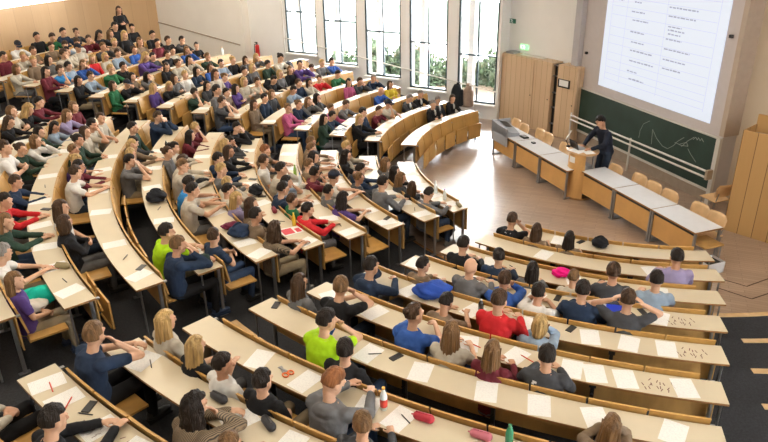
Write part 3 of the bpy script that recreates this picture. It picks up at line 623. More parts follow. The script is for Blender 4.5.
for (blk,k),L in rows.items():
    asc = blk!='C'
    L.sort(key=lambda q:q[2] if asc else -q[2])
    sa=seat_angles(blk,k); occ=set(); free=list(sa)
    for q in L:
        if free: s=min(free,key=lambda a:abs(a-q[2])); occ.add(s); free.remove(s)
    occupied[(blk,k)]=occ
    for i,(b_,k_,th,dr,sc,code) in enumerate(L):
        hs,hc,sh,sl,p=code
        hd=HD[hs]%HC[hc][0] if '%' in HD[hs] else HD[hs]
        sl_=SH[sh][0]
        pos=rank_desc(blk,i,len(L))
        lab='%s and %s top, %s in row %s, %s'%(hd,sl_,pos,numw[k],BN[blk])
        if len(lab.split())>15: lab=lab.replace(' and ',', ').replace(' from the ',' from ')
        if len(lab.split())>16: lab=lab.replace(' hair','',1)
        if p=='t' and (blk=='C' or k>3 and blk=='B'): p=rnd.choice('ttllcwx')
        yaw=rnd.choice([0,0,26]) ; mir=rnd.random()<.5
        if blk=='A': mir = mir if yaw==0 else (rnd.random()<.2)
        r=Rk(k)+.33+dr
        last=person(pol(r,th,Fk(k)),rad(th+90)+rnd.uniform(-.1,.1),p,hs,hc,sh,sl,yaw,mir,sc,lab,'students in the '+BN[blk],rnd); ROOTS[(blk,k,th)]=last
        if blk=='C' and k<=3 and (k==1 or hc=='g') and sh in 'KDN':
            sp_=POSES[p]; q=MB(); q.ell(Vector(sp_['neck'])+Vector((0,.085,-.055)),(.030,.045,.085),Matrix.Rotation(rad(14),4,'X'),12,8); q.build('white_shirt_front',cloth('white',SH['W'][1]),last)
def back_print(root,spots,m,name='back_print'):
    from mathutils.bvhtree import BVHTree
    sh=[c for c in root.children if c.name.startswith('shirt')][0]; bvh=BVHTree.FromPolygons([v.co for v in sh.data.vertices],[tuple(p.vertices) for p in sh.data.polygons])
    b=MB()
    for x,z,w,h in spots:
        cs=[]
        for dx,dz in ((-w,-h),(w,-h),(w,h),(-w,h)):
            q=bvh.ray_cast(Vector((x+dx,-1,z+dz)),Vector((0,1,0)))[0]
            if q: cs.append(q+Vector((0,-.004,0)))
        if len(cs)==4: b.add(cs,[(0,1,2,3)])
    o=b.build(name,m,sh)
for (bq,kq,tq),root in list(ROOTS.items()):
    if (bq,kq,tq)==('A',7,236.9): back_print(root,[(-.14+.035*i,.935-.004*abs(i-4)**1.5,.013,.012+.004*(i%2)) for i in range(9)],mat('print_white',(.7,.7,.7),.8),'white_shoulder_print')
    if (bq,kq,tq)==('A',6,246.9): back_print(root,[(.085,.93,.02,.010),(.10,.915,.012,.008)],mat('print_white',(.7,.7,.7),.8),'white_logo')
    if (bq,kq,tq)==('A',1,232.4): back_print(root,[(0,.93,.05,.006)],mat('print_grey',(.4,.4,.42),.8),'collar_print')
desks={}
for k in range(1,12): desks[('A',k)]=make_desk('A',k)
for k in range(1,13): desks[('B',k)]=make_desk('B',k)
for k in range(1,15): desks[('C',k)]=make_desk('C',k)
make_desk('C',15,False)
# ---------------------------------------------------------------- things on the desks
things={}
def thing_on(kind,blk,k,a,r=-.17,rz=None,build=None,**kw):
    things.setdefault((kind,blk,k),[]).append((a,r,rz,kw))
papm=bpy.data.materials.new('printed_sheet'); papm.use_nodes=True; nt=papm.node_tree; bs=nt.nodes['Principled BSDF']; bs.inputs['Roughness'].default_value=.8
tc=nt.nodes.new('ShaderNodeTexCoord'); wv=nt.nodes.new('ShaderNodeTexWave'); wv.bands_direction='Y'; wv.inputs['Scale'].default_value=24; wv.inputs['Distortion'].default_value=.0
nz=nt.nodes.new('ShaderNodeTexNoise'); nz.inputs['Scale'].default_value=45; nt.links.new(tc.outputs['Object'],wv.inputs['Vector']); nt.links.new(tc.outputs['Object'],nz.inputs['Vector'])
m1=nt.nodes.new('ShaderNodeMath'); m1.operation='MULTIPLY'; nt.links.new(wv.outputs['Fac'],m1.inputs[0]); nt.links.new(nz.outputs['Fac'],m1.inputs[1])
mr=nt.nodes.new('ShaderNodeMapRange'); mr.inputs[1].default_value=.42; mr.inputs[2].default_value=.55; nt.links.new(m1.outputs[0],mr.inputs[0])
mx=nt.nodes.new('ShaderNodeMix'); mx.data_type='RGBA'; mx.inputs[6].default_value=(.84,.84,.83,1); mx.inputs[7].default_value=(.66,.66,.68,1); nt.links.new(mr.outputs[0],mx.inputs[0]); nt.links.new(mx.outputs[2],bs.inputs['Base Color'])
def sheet_mesh(n=1):
    b=MB(); b.box(-.105,.105,-.148,.148,0,.0012)
    if n>1:
        b.box(-.105,.105,-.148,.148,.0014,.0026,Matrix.Rotation(rad(9),4,'Z')@Matrix.Translation((.03,.01,0)))
    me=b.mesh('paper_sheet'); me.materials.append(papm); return me
ITEM={}
def item_mesh(kind):
    if kind in ITEM: return ITEM[kind]
    b=MB(); parts=None
    if kind=='paper_sheet': me=sheet_mesh()
    else:
        if kind=='phone': b.box(-.036,.036,-.072,.072,0,.009); m=plastic_black
        elif kind=='pen': b.tube((-.07,0,.006),(.06,0,.006),.0055,n=8); b.tube((.06,0,.006),(.075,0,.006),.005,.001,8); m=M['pen_dark']
        elif kind=='red_pencil': b.tube((-.085,0,.006),(.07,0,.006),.006,n=8); b.tube((.07,0,.006),(.088,0,.006),.005,.001,8); m=M['pen_red']
        elif kind=='pencil_case': b.capsule((-.06,0,.034),(.06,0,.034),.042,.038,12,4); b.box(-.07,.07,-.004,.004,.072,.080); b.box(.09,.115,-.006,.006,.03,.036); m=M['case']
        elif kind=='marks': m=M['marks']; rr=random.Random(5); [b.box(x-.004,x+.004,y-.022,y+.022,0,.0012,Matrix.Rotation(rr.uniform(-.5,.5),4,'Z')) for x in (-.14,-.1,-.06,-.02,.02,.06,.1,.14) for y in (rr.uniform(-.05,.0),rr.uniform(.03,.07))]
        me=b.mesh(kind); me.materials.append(m)
    ITEM[kind]=me; return me
mat('pen_dark',(.02,.02,.03),.4); mat('pen_red',(.6,.06,.03),.4); mat('case',(.02,.02,.025),.6,noise=.3); mat('marks',(.12,.03,.04),.8)
for s in """paper_sheet B8 218 B8 212 B8 205 B9 218.3 B9 214.5 B9 211 B9 207 B9 202 B9 196 B9 189 B8 194 B8 190 B8 200 B7 216 B7 208 B7 199 B7 193 B7 187 B6 218.2 B6 215.4 B6 207 B6 202 B6 194 B6 188
B5 217.6 B5 214 B5 205 B5 198 B5 190 B5 184 B4 217 B4 212 B4 206 B4 198 B4 191 B4 184 B3 216 B3 211 B3 204 B3 197 B3 189 B3 183 B2 215 B2 209 B2 203 B2 196 B2 188 B1 212 B1 206 B1 199 B1 191
A8 231.9 A8 239.2 A8 241 A8 235.3 A9 235.2 A9 228 A10 227 A10 228.6 A10 231.4 A10 233.5 A9 238 A7 236.2 A7 239.9 A7 244 A7 247 A7 250 A7 253.9 A6 228.6 A6 233 A6 241 A6 244.4 A6 248.2 A6 249.7 A6 251.6 A6 255.2
A5 232.6 A5 239 A5 249 A5 252 A5 254.8 A4 228.6 A4 236 A4 243 A4 255 A3 235 A3 246 A3 256 A2 240 A2 256 A1 240 A5 244 A4 250
C1 160 C1 145 C1 135 C2 167.5 C2 160 C2 152 C2 143 C2 135 C3 168 C3 161 C3 153 C3 145 C3 137 C4 168.5 C4 161 C4 153 C4 146 C4 139 C5 168.5 C5 160 C5 152 C5 145 C5 137 C6 168.5 C6 162 C6 154 C6 147 C6 139
C7 168 C7 161 C7 154 C7 147 C7 140 C8 168.5 C8 163 C8 156 C8 149 C8 142 C9 169 C9 163 C9 156 C9 148 C10 168.8 C10 162 C10 155 C10 149 C11 168.6 C11 162 C11 154 C12 168 C12 160 C12 152 C13 166 C13 158 C13 151 B10 216 B10 210 B10 204 B10 187 B10 181 B11 181 C14 162 C14 158
phone A5 247.4 A4 253.5 A4 245.2 A3 249.1 A1 244.1 A7 227.4 A7 237.9 A10 229.9 B5 203 B5 196.5 B7 190 B4 200 B9 204 B8 217 C2 165.6 C4 166.4 C3 166 C6 150 C8 166 C9 165.5 B3 215 B10 212 C1 141
pen A7 236.6 A9 228.5 A10 230.2 B8 214.7 B9 209 B9 205.5 B9 198.6 B9 216.8 A5 233.5 A3 238 A8 241.3 B4 214.6 B2 212.6 B10 207 B5 211.3 B7 205 B8 197 C4 158 C2 150 C6 165 C10 165 C8 159 C12 164 C3 150
red_pencil A6 241.4 A6 245.2 A10 227.4 A10 229 B9 214.6
pencil_case A9 236.5 A8 242.1 A8 245 B5 208.3 B6 213 B1 214.3 B9 215 C7 158 C9 160 A9 233.4
marks A5 256.6 A6 253.6 A4 256.9 A10 231.2 A10 233""".split('\n'):
    toks=s.split()
    if not toks[0][1:].isdigit(): kind=toks.pop(0)
    for bk,a in zip(toks[::2],toks[1::2]): things.setdefault((kind,bk[0],int(bk[1:])),[]).append(float(a))
KN={'paper_sheet':('white printed sheet','paper','printed sheets'),'phone':('black phone','phone','phones'),'pen':('dark pen','pen','pens'),'red_pencil':('red pencil','pencil','red pencils'),'pencil_case':('pencil case','pencil case','pencil cases'),'marks':('strip of dark ink scribbles','scribbles','ink scribbles')}
casecols=[(.42,.02,.04),(.45,.12,.16),(.02,.02,.025),(.02,.02,.025),(.25,.2,.1),(.22,.02,.04),(.10,.015,.03),(.25,.2,.1),(.05,.09,.06),(.03,.03,.08),(.1,.03,.1),(.03,.03,.03)]; ci=0
cnames=['red','pink','black','black','tan','dark red','maroon','tan','dark green','navy']
for (kind,blk,k),L in sorted(things.items()):
    L.sort(reverse=(blk=='C'))
    for i,a in enumerate(L):
        o=bpy.data.objects.new(kind,item_mesh(kind)); C.objects.link(o)
        r=Rk(k)-{'paper_sheet':.17,'phone':.26,'pen':.19,'red_pencil':.17,'pencil_case':.25,'marks':.16}[kind]
        o.location=pol(r,a,Tk(k)+(.0016 if kind in('phone','pen','red_pencil','pencil_case') else .0003)); o.rotation_euler=(0,0,rad(a-90)+rnd.uniform(-.35,.35)*(1 if kind!='marks' else .2)+(0 if kind in('paper_sheet','marks') else rnd.uniform(-1,1)))
        nm=KN[kind]; base=nm[0]
        if kind=='pencil_case':
            mm=bpy.data.materials.new('case_cloth'); mm.use_nodes=True; mm.node_tree.nodes['Principled BSDF'].inputs['Base Color'].default_value=(*casecols[ci],1); setm(o,mm); base=cnames[ci]+' '+base; ci+=1
        pos=rank_desc(blk,i,len(L))
        tag(o,'%s %s on the row %s desk, %s'%(base,pos if pos!='alone' else 'lying',numw[k],BN[blk]),nm[1],nm[2]+' on the desks')
# bottles
def bottle(loc,h,r,liq,capc,label,glass=(.75,.8,.8)):
    e=empty('drink_bottle',loc,0,label,'bottle')
    b=MB(); b.loft([((0,0,0),r*.9,r*.9),((0,0,.01),r,r),((0,0,h*.58),r,r),((0,0,h*.75),r*.75,r*.75),((0,0,h*.88),r*.38,r*.38),((0,0,h*.94),r*.36,r*.36)],14)
    b.build('bottle_body',mat('bottle_'+'%d'%(hash(glass)%9999 if False else int(glass[0]*100+glass[1]*10)),glass,.12,spec=.6),e)
    b=MB(); b.tube((0,0,h*.93),(0,0,h),r*.45,n=12); b.build('bottle_cap',mat('bcap_%d'%int(capc[0]*100+capc[1]*10+capc[2]),capc,.4),e)
    if liq: b=MB(); b.tube((0,0,h*.15),(0,0,h*.5),r*1.02,n=14,caps=False); b.build('bottle_label',mat('blab_%d'%int(liq[0]*100+liq[1]*10),liq,.5),e)
    return e
bottle(pol(Rk(8)-.22,240.0,Tk(8)),.24,.034,(.62,.05,.03),(.85,.45,.05),'small bottle with red label and orange cap on near block desk')
bottle(pol(Rk(5)-.3,213.2,Tk(5)),.22,.03,None,(.8,.6,.05),'yellow drink bottle standing on a middle block desk',(.75,.50,.04))
bottle(pol(Rk(4)-.25,195,Tk(4)),.24,.032,(.25,.45,.05),(.2,.4,.05),'green bottle among the papers on the middle block desk',(.30,.5,.15))
bottle(pol(Rk(4)-.25,199,Tk(4)),.24,.032,None,(.1,.2,.5),'clear water bottle with blue cap on the middle block desk')
bottle(pol(Rk(1)-.25,205,Tk(1)),.25,.034,None,(.8,.8,.8),'clear water bottle at centre of the front middle desk')
bottle(pol(Rk(1)-.22,209.5,Tk(1)),.22,.032,None,(.5,.3,.6),'clear bottle beside the dark-capped student on front desk')
bottle(pol(Rk(10)-.2,145.6,Tk(10)),.26,.036,None,(.8,.82,.85),'clear plastic bottle on the empty upper end of window block',(.8,.84,.86))
bottle(pol(Rk(7)-.28,186.0,Tk(7)),.15,.03,None,(.02,.02,.02),'short black can at the far end of a middle desk',(.02,.02,.02))
bottle(pol(Rk(5)-.22,239.6,Tk(5)),.15,.034,None,(.5,.5,.5),'black drink can behind the grey shirt bald man',(.02,.02,.025))
bottle(pol(Rk(8)-.28,246.3,Tk(8)),.2,.035,None,(.05,.25,.12),'dark green flask at bottom edge of near block desk',(.03,.22,.12))
# bags, jackets, cloth
def lump(name,loc,r,col,label,cat,seed=1,rz=0.,strap=True,squash=1.):
    e=empty(name,loc,rz,label,cat); rr=random.Random(seed); ph=[rr.uniform(0,6) for _ in range(6)]
    b=MB(); b.ell((0,0,r[2]*.92),r,None,28,18,lambda d:1+.10*sin(d.x*5+ph[0])*sin(d.y*4+ph[1])+.07*sin(d.z*7+ph[2]+d.x*6)+.04*sin(d.x*15+d.y*13+ph[3])-(.10*max(0,-d.z)))
    b.build({'backpack':'bag_body','handbag':'bag_body'}.get(name,'cloth_body'),col,e)
    if strap:
        b=MB(); n=12; pts=[Vector((r[0]*.5*cos(pi*i/n),r[1]*.2,r[2]*1.65+r[2]*.45*sin(pi*i/n))) for i in range(n+1)]; b.pathtube(pts,.011,6); b.build('strap',col,e)
        b=MB(); b.ell((0,-r[1]*.86,r[2]*.7),(r[0]*.6,r[1]*.35,r[2]*.45),None,16,10); b.build('pocket',col,e)
    return e
kb=cloth('bag_black',(.012,.013,.017)); nb_=cloth('bag_navy',(.02,.035,.075)); bl=cloth('jacket_blue',(.02,.06,.30))
lump('backpack',pol(Rk(6)-.19,213.8,Tk(6)),(.17,.13,.10),nb_,'dark blue backpack lying on the sixth-row desk, middle block','bag',2,1.)
lump('backpack',pol(Rk(5)-.2,202.0,Tk(5)),(.13,.12,.09),kb,'round black bag on a middle block desk','bag',3,.4)
lump('backpack',pol(Rk(7)-.2,203,Tk(7)),(.16,.15,.10),kb,'black bag beside the arm of man holding his face','bag',4,.2)
lump('backpack',pol(Rk(1)-.2,247.8,Tk(1)),(.13,.11,.085),kb,'black bag on the empty front desk of near block','bag',5,.2)
lump('backpack',pol(Rk(8)+.42,213.6,Fk(8)),(.22,.17,.20),kb,'black backpack on the carpet by the middle block aisle','bag',6,.2)
lump('backpack',(1.12,11.5,.0),(.22,.2,.21),kb,'black backpack on the floor beside the front middle desk','bag',7,.2)
lump('backpack',pol(Rk(6)+.34,229.9,Fk(6)+.47),(.16,.12,.13),kb,'black and white bag beside the long-haired woman near the aisle','bag',8,.2)
lump('jacket',pol(Rk(5)-.22,234.7,Tk(5)-.02),(.24,.17,.10),bl,'bright blue jacket heaped on the fifth-row near desk','jacket',9,.2,False)
lump('hat',pol(Rk(3)-.25,244.2,Tk(3)),(.13,.10,.06),cloth('magenta',(.75,.01,.22)),'bright magenta cloth hat on the third-row near desk','hat',10,.2,False)
lump('scarf',pol(Rk(6)-.19,211.6,Tk(6)),(.14,.09,.05),cloth('scarf',(.14,.02,.05)),'dark red scarf bunched beside the blue backpack','scarf',11,.5,False)
lump('hat',pol(Rk(7)-.19,218.2,Tk(7)),(.10,.10,.07),cloth('hat_green',(.02,.04,.035)),'dark green knitted hat at the near end of row seven','hat',12,0,False)
lump('hat',pol(Rk(6)-.19,198.5,Tk(6)),(.12,.10,.07),kb,'black cap lying on the sixth-row middle desk','hat',13,0,False)
lump('jacket',pol(Rk(7)-.45,151.5,Fk(7)+.5),(.26,.14,.20),kb,'black jacket hung over an empty seat, window block','jacket',14,1,False)
lump('jacket',pol(Rk(8)-.45,141.5,Fk(8)+.52),(.22,.13,.18),kb,'dark jacket over a seat back behind the purple top','jacket',15,1,False)
lump('jacket',pol(Rk(4)-.40,164.2,Fk(4)+.05),(.22,.16,.18),cloth('teal',(.01,.14,.10)),'dark teal jacket hanging by the knees of window-block student','jacket',16,1,False)
lump('jacket',pol(Rk(9)+.12,216.6,Fk(9)+.50),(.13,.22,.13),cloth('mint',(.01,.42,.30)),'bright green jacket hanging from the lap of purple-shirted woman','jacket',17,-1,False)
lump('jacket',pol(Rk(9)+.22,217.4,Fk(9)+.55),(.16,.14,.07),cloth('creamj',(.62,.58,.52)),'cream jacket folded on the lap of purple-shirted woman','jacket',18,.4,False)
lump('backpack',pol(Rk(10)+.3,177.5,Fk(10)),(.17,.15,.17),kb,'dark bag beside the aisle between middle and window blocks','bag',19,.4)
# blue folder on the near desk, keys, scissors, magazine
b=MB(); b.box(-.11,.11,-.15,.15,0,.006); o=b.build('folder',mat('folder_blue',(.02,.05,.55),.4)); o.location=pol(Rk(4)-.19,250.9,Tk(4)+.002); o.rotation_euler=(0,0,rad(160)); tag(o,'bright blue folder in front of student holding his ears','folder')
e=empty('magazine',pol(Rk(5)-.17,214.3,Tk(5)+.002),rad(120),'red and white magazine on the fifth-row middle desk','magazine')
b=MB(); b.box(-.12,.12,-.16,.16,0,.006); b.build('page',paper,e); b=MB(); b.box(-.10,.10,-.03,.14,.006,.0075); b.box(-.10,.04,-.14,-.06,.006,.0075); b.build('cover_print',mat('mag_red',(.62,.05,.08),.5),e)
e=empty('scissors',pol(Rk(8)-.17,233.9,Tk(8)+.002),rad(40),'orange-handled scissors on the eighth-row near desk','scissors')
b=MB()
for s in (-1,1):
    n=12; pts=[Vector((s*.03+.026*cos(2*pi*i/n),-.05+.034*sin(2*pi*i/n),.008)) for i in range(n+1)]; b.pathtube(pts,.008,6)
b.build('handle',mat('orange_plastic',(.75,.16,.03),.4),e)
b=MB(); b.box(-.03,.0,-.03,.10,.004,.008,Matrix.Rotation(rad(-14),4,'Z')); b.box(.0,.02,-.03,.10,.008,.012,Matrix.Rotation(rad(14),4,'Z')); b.build('blade',steel,e)
# tablet held by the lime green student
e=empty('tablet',pol(Rk(7)-.12,233.0,Tk(7)+.10),rad(233+90),'blue-backed tablet held up by student in lime green','tablet')
mt=Matrix.Rotation(rad(-50),4,'X'); b=MB(); b.box(-.10,.10,-.007,.007,-.07,.07,mt); b.build('tablet_case',mat('tablet_blue',(.02,.12,.6),.4),e); b=MB(); b.box(-.092,.092,.007,.009,-.062,.062,mt); b.build('tablet_screen',plastic_black,e)
# ---------------------------------------------------------------- front desks and chairs
ud=Vector((.33,-.945,0)).normalized(); vd=Vector((.945,.33,0)).normalized(); ANG=deg(math.atan2(ud.y,ud.x))
deskwhite=mat('white_desk_top',(.72,.75,.80),.3,noise=.03); orangep=mat('orange_panel',(.62,.35,.12),.4,noise=.1,nscale=3)
def front_desk(P,Ln,label):
    e=empty('table',P,rad(ANG),label,'table','tables in front of the board')
    h=.655; D=.60
    b=MB(); b.box(.005,Ln-.005,0,D,h-.028,h-.004); b.build('table_edge',edgewood,e)
    b=MB(); b.box(.012,Ln-.012,.006,D-.006,h-.006,h); b.build('table_top',deskwhite,e)
    b=MB(); b.box(.05,Ln-.05,.04,.058,.16,.56); b.build('front_panel',orangep,e)
    b=MB(); b.box(.05,Ln-.05,.045,.055,.56,h-.028); b.build('gap_shade_strip',blackm,e)  # black strip stands in for the shade in the open gap under the top
    for x in (.03,Ln-.03):
        for y in (.035,D-.05): b=MB(); b.box(x-.018,x+.018,y-.018,y+.018,0,h-.03); b.build('leg',steel,e)
        b=MB(); b.box(x-.02,x+.02,.0,D,0,.03); b.build('foot',steel,e)
    return e
a0=Vector((4.13,13.19,0)); names=['right table next to the lectern, in front of the board','middle of three right-hand tables in front of board','rightmost white table before the board, nearest the plank box']
for i in range(3): front_desk(a0+ud*(1.09*i),1.09,names[i])
b0=Vector((3.84,13.17,0)); names=['left-hand white table ending at the lectern','middle of three left-hand white tables before the cupboards','leftmost white table under the grey media console']
for i in range(3): front_desk(b0-ud*(1.09*(i+1)),1.09,names[i])
def chair_parts():
    b=MB(); N=8; vs=[]
    for j,(z,y,hw) in enumerate(((.53,.19,.18),(.62,.21,.215),(.73,.235,.215),(.79,.245,.17))):
        for i in range(N+1):
            t=-1+2*i/N; vs.append((hw*t,y-.045*t*t+0,z))
    o=len(vs); vs+=[(x,y+.012,z) for x,y,z in vs]
    fs=[]
    for j in range(3):
        for i in range(N): q=j*(N+1)+i; fs.append((q,q+1,q+N+2,q+N+1)); fs.append((o+q,o+q+N+1,o+q+N+2,o+q+1))
    for j in range(3):
        for i in (0,N): q=j*(N+1)+i; fs.append((q,q+N+1,o+q+N+1,o+q))
    for i in range(N):
        for j in (0,3): q=j*(N+1)+i; fs.append((q,q+1,o+q+1,o+q))
    b.add(vs,fs,0,True); back=b
    s=MB(); s.box(-.20,.20,-.20,.19,.43,.445)
    l=MB(); l.tube((0,0,0),(0,0,.43),.011)
    f=MB(); f.tube((-.16,.17,.42),(-.16,.215,.62),.01); f.tube((.16,.17,.42),(.16,.215,.62),.01); f.tube((-.17,-.17,.42),(.17,-.17,.42),.01); f.tube((-.17,.17,.42),(.17,.17,.42),.01)
    return back,s,l,f
cb,cs,cl,cf=chair_parts(); cbm,csm,clm,cfm=cb.mesh('backrest'),cs.mesh('seat'),cl.mesh('leg'),cf.mesh('frame')
pw=mat('chair_birch',(.70,.46,.24),.35,noise=.12,nscale=6); cbm.materials.append(pw); csm.materials.append(pw); clm.materials.append(steel); cfm.materials.append(steel)
def chair(x,y,ang,label,group='birch chairs behind the tables'):
    e=empty('chair',(x,y,0),rad(ang),label,'chair',group)
    for n,m in (('backrest',cbm),('seat',csm),('frame',cfm)): inst(n,m,e,(0,0,0),0)
    for sx in (-.17,.17):
        for sy in (-.17,.17): inst('leg',clm,e,(sx,sy,0),0)
cl_=['birch chair behind the console, farthest left','birch chair second from the left before the cupboards','birch chair third from the left, before the cupboards','birch chair fourth from the left, by the dark shelf gap','birch chair left of the lectern','birch chair just right of the standing lecturer','birch chair second to the right of the lecturer','birch chair third to the right of the lecturer','birch chair fourth to the right of the lecturer','birch chair second from the plank box end','birch chair nearest the plank box behind last table']
for (x,y),l in zip([(3.46,16.62),(3.57,16.17),(3.87,15.72),(3.98,15.38),(4.19,14.6),(4.86,13.1),(5.16,12.54),(5.28,12.1),(5.42,11.66),(5.71,11.02),(5.82,10.62)],cl_):
    v=Vector((x,y,0))-vd*.22; chair(v.x,v.y,ANG,l)
chair(6.5,12.12,ANG-90,'birch chair standing by the wall beside the plank box','chairs by the wall')
st=empty('stool',(5.45,10.18,0),rad(ANG),'low brown stool tucked under the rightmost table end','stool')
b=MB(); b.box(-.2,.2,-.2,.2,.43,.46); b.build('seat',panelbrown,st)
for sx in (-.17,.17):
    for sy in (-.17,.17): b=MB(); b.tube((sx,sy,0),(sx,sy,.43),.012); b.build('leg',steel,st)
# lectern
LX,LY=4.2,13.42
e=empty('lectern',(LX,LY,0),rad(198-90),'wooden lectern with curved front and round top beside the lecturer','lectern')
b=MB(); n=16; vs=[]
for z in (.03,1.0):
    for r in (.29,.272):
        for i in range(n+1): a=rad(90-68+136*i/n); vs.append((r*cos(a),r*sin(a)-.02,z))
m=n+1; fs=[]
for i in range(n): fs+= [(i,i+1,2*m+i+1,2*m+i),(m+i,3*m+i,3*m+i+1,m+i+1),(2*m+i,2*m+i+1,3*m+i+1,3*m+i),(i,m+i,m+i+1,i+1)]
fs+=[(0,2*m,3*m,m),(n,m+n,3*m+n,2*m+n)]
b.add(vs,fs); b.build('front_panel',mat('lectern_wood',(.60,.34,.12),.4,noise=.15,stretch=(1,1,.2)),e)
b=MB(); b.tube((0,0,0),(0,0,.03),.30,n=28); b.build('base_plate',edgewood,e)
b=MB(); b.loft([((0,0,1.005),.37,.31),((0,0,1.035),.38,.32)],28); b.build('reading_top',mat('lectern_top',(.58,.36,.18),.4),e)
b=MB(); b.box(-.14,.14,-.20,.05,.06,.70); b.build('equipment_rack',plastic_grey,e)
b=MB(); vs=[]
for z in (.80,.93):
    for i in range(7): a=rad(84+5*i); vs.append((.296*cos(a),.296*sin(a)-.02,z))
b.add(vs,[(i,i+1,i+8,i+7) for i in range(6)]); b.build('sign_plate',paper,e)
for s in (-1,1): b=MB(); b.box(s*.2-.015,s*.2+.015,-.16,-.13,.03,1.0); b.build('post',steel,e)
e=empty('laptop',(LX-.06,LY+.10,1.035),rad(108),'open dark laptop on the round lectern top','laptop')
b=MB(); b.box(-.14,.14,-.10,.10,.0,.016); b.build('keyboard_base',plastic_grey,e); b=MB(); b.box(-.14,.14,-.006,.006,0,.18,Matrix.Translation((0,.10,.012))@Matrix.Rotation(rad(-18),4,'X')); b.build('laptop_lid',plastic_black,e)
for i,(dx,dy,w,l) in enumerate(((.06,-.16,.2,'loose white notes on the lectern, nearer the lecturer'),(-.16,-.10,.6,'white notes at the tables side of lectern top'))):
    o=bpy.data.objects.new('paper_sheet',item_mesh('paper_sheet')); C.objects.link(o); o.location=(LX+dx,LY+dy,1.037+.002*i); o.rotation_euler=(0,0,w); tag(o,l,'paper','notes on the lectern')
e=empty('desk_lamp',(LX-.25,LY+.22,1.035),0,'thin white gooseneck lamp leaning over the lectern','lamp')
b=MB(); b.tube((0,0,0),(0,0,.02),.05,n=16); b.build('lamp_foot',plastic_black,e); b=MB(); b.tube((0,0,.02),(-.04,.1,.12),.008); b.build('lamp_arm',blackm,e); b=MB(); b.tube((-.04,.1,.12),(.04,.02,.34),.014); b.build('lamp_tube',mat('lamp_white',(.85,.85,.85),.4),e)
# media console on the leftmost table
P=b0-ud*3.22
e=empty('media_console',P+vd*.02+Vector((0,0,0)),rad(ANG),'grey metal media console hooked over the leftmost table','console')
b=MB(); vs=[(0,-.05,.48),(.75,-.05,.40),(.75,.02,.40),(0,.02,.48),(0,-.05,.93),(.75,-.05,.82),(.62,.5,.82),(0,.5,.93)]
b.box(-.02,.72,-.06,-.02,.42,.86); b.box(-.02,.0,-.06,.45,.66,.90); b.box(-.02,.66,-.04,.0,.66,.86)
b.add([(-.02,-.06,.92),(.72,-.06,.80),(.72,.30,.72),(-.02,.42,.80),(-.02,-.06,.655),(.72,-.06,.655),(.72,.30,.655),(-.02,.42,.655)],[(0,1,2,3),(4,5,6,7),(0,1,5,4),(1,2,6,5),(2,3,7,6),(3,0,4,7)])
b.build('console_body',mat('console_grey',(.34,.36,.40),.45,noise=.05),e)
b=MB(); b.add([(.10,.08,.895),(.42,.08,.845),(.42,.26,.80),(.10,.29,.84),(.10,.08,.90),(.42,.08,.852),(.42,.26,.807),(.10,.29,.848)],[(0,1,2,3),(4,5,6,7),(0,1,5,4),(1,2,6,5),(2,3,7,6),(3,0,4,7)]); b.build('monitor_screen',plastic_black,e)
def black_box(p,sz,label,name='remote_unit'):
    e=empty(name,p,rad(ANG),label,'device'); b=MB(); b.box(-sz[0],sz[0],-sz[1],sz[1],0,sz[2]); b.build('device_body',plastic_black,e,bevel=.006); b=MB(); b.box(-sz[0]*.7,sz[0]*.7,-sz[1]*.5,sz[1]*.5,sz[2],sz[2]+.004); b.build('device_display',plastic_grey,e)
black_box(b0-ud*2.35+vd*.36+Vector((0,0,.656)),(.11,.07,.035),'black device on the table beside the grey console','keyboard_unit')
black_box(b0-ud*1.88+vd*.33+Vector((0,0,.656)),(.05,.04,.03),'small black puck in the middle of left tables','microphone_base')
e=empty('desk_telephone',b0-ud*.22+vd*.3+Vector((0,0,.656)),rad(ANG+20),'black telephone at the table end by the lectern','telephone')
b=MB(); b.add([(-.08,-.09,0),(.08,-.09,0),(.08,.09,0),(-.08,.09,0),(-.08,-.09,.02),(.08,-.09,.02),(.08,.09,.06),(-.08,.09,.06)],[(0,1,2,3),(4,5,6,7),(0,1,5,4),(1,2,6,5),(2,3,7,6),(3,0,4,7)]); b.build('telephone_body',plastic_black,e); b=MB(); b.capsule((-.065,-.07,.06),(-.065,.08,.09),.018); b.build('handset',plastic_black,e)
# white crate on the floor behind the near block
e=empty('crate',(5.50,10.0,0),rad(20),'white open plastic crate on the parquet by the tables','crate')
b=MB(); w,d,h=.18,.14,.2
for q in ((-w,w,-d,-d+.012),(-w,w,d-.012,d),(-w,-w+.012,-d,d),(w-.012,w,-d,d)): b.box(q[0],q[1],q[2],q[3],0,h)
b.box(-w,w,-d,d,0,.012); b.build('crate_body',mat('crate_white',(.62,.63,.65),.5),e); b=MB(); b.box(-w+.014,w-.014,-d+.014,d-.014,.15,.16); b.build('black_inset',blackm,e)  # flat black sheet set inside the crate, below its rim
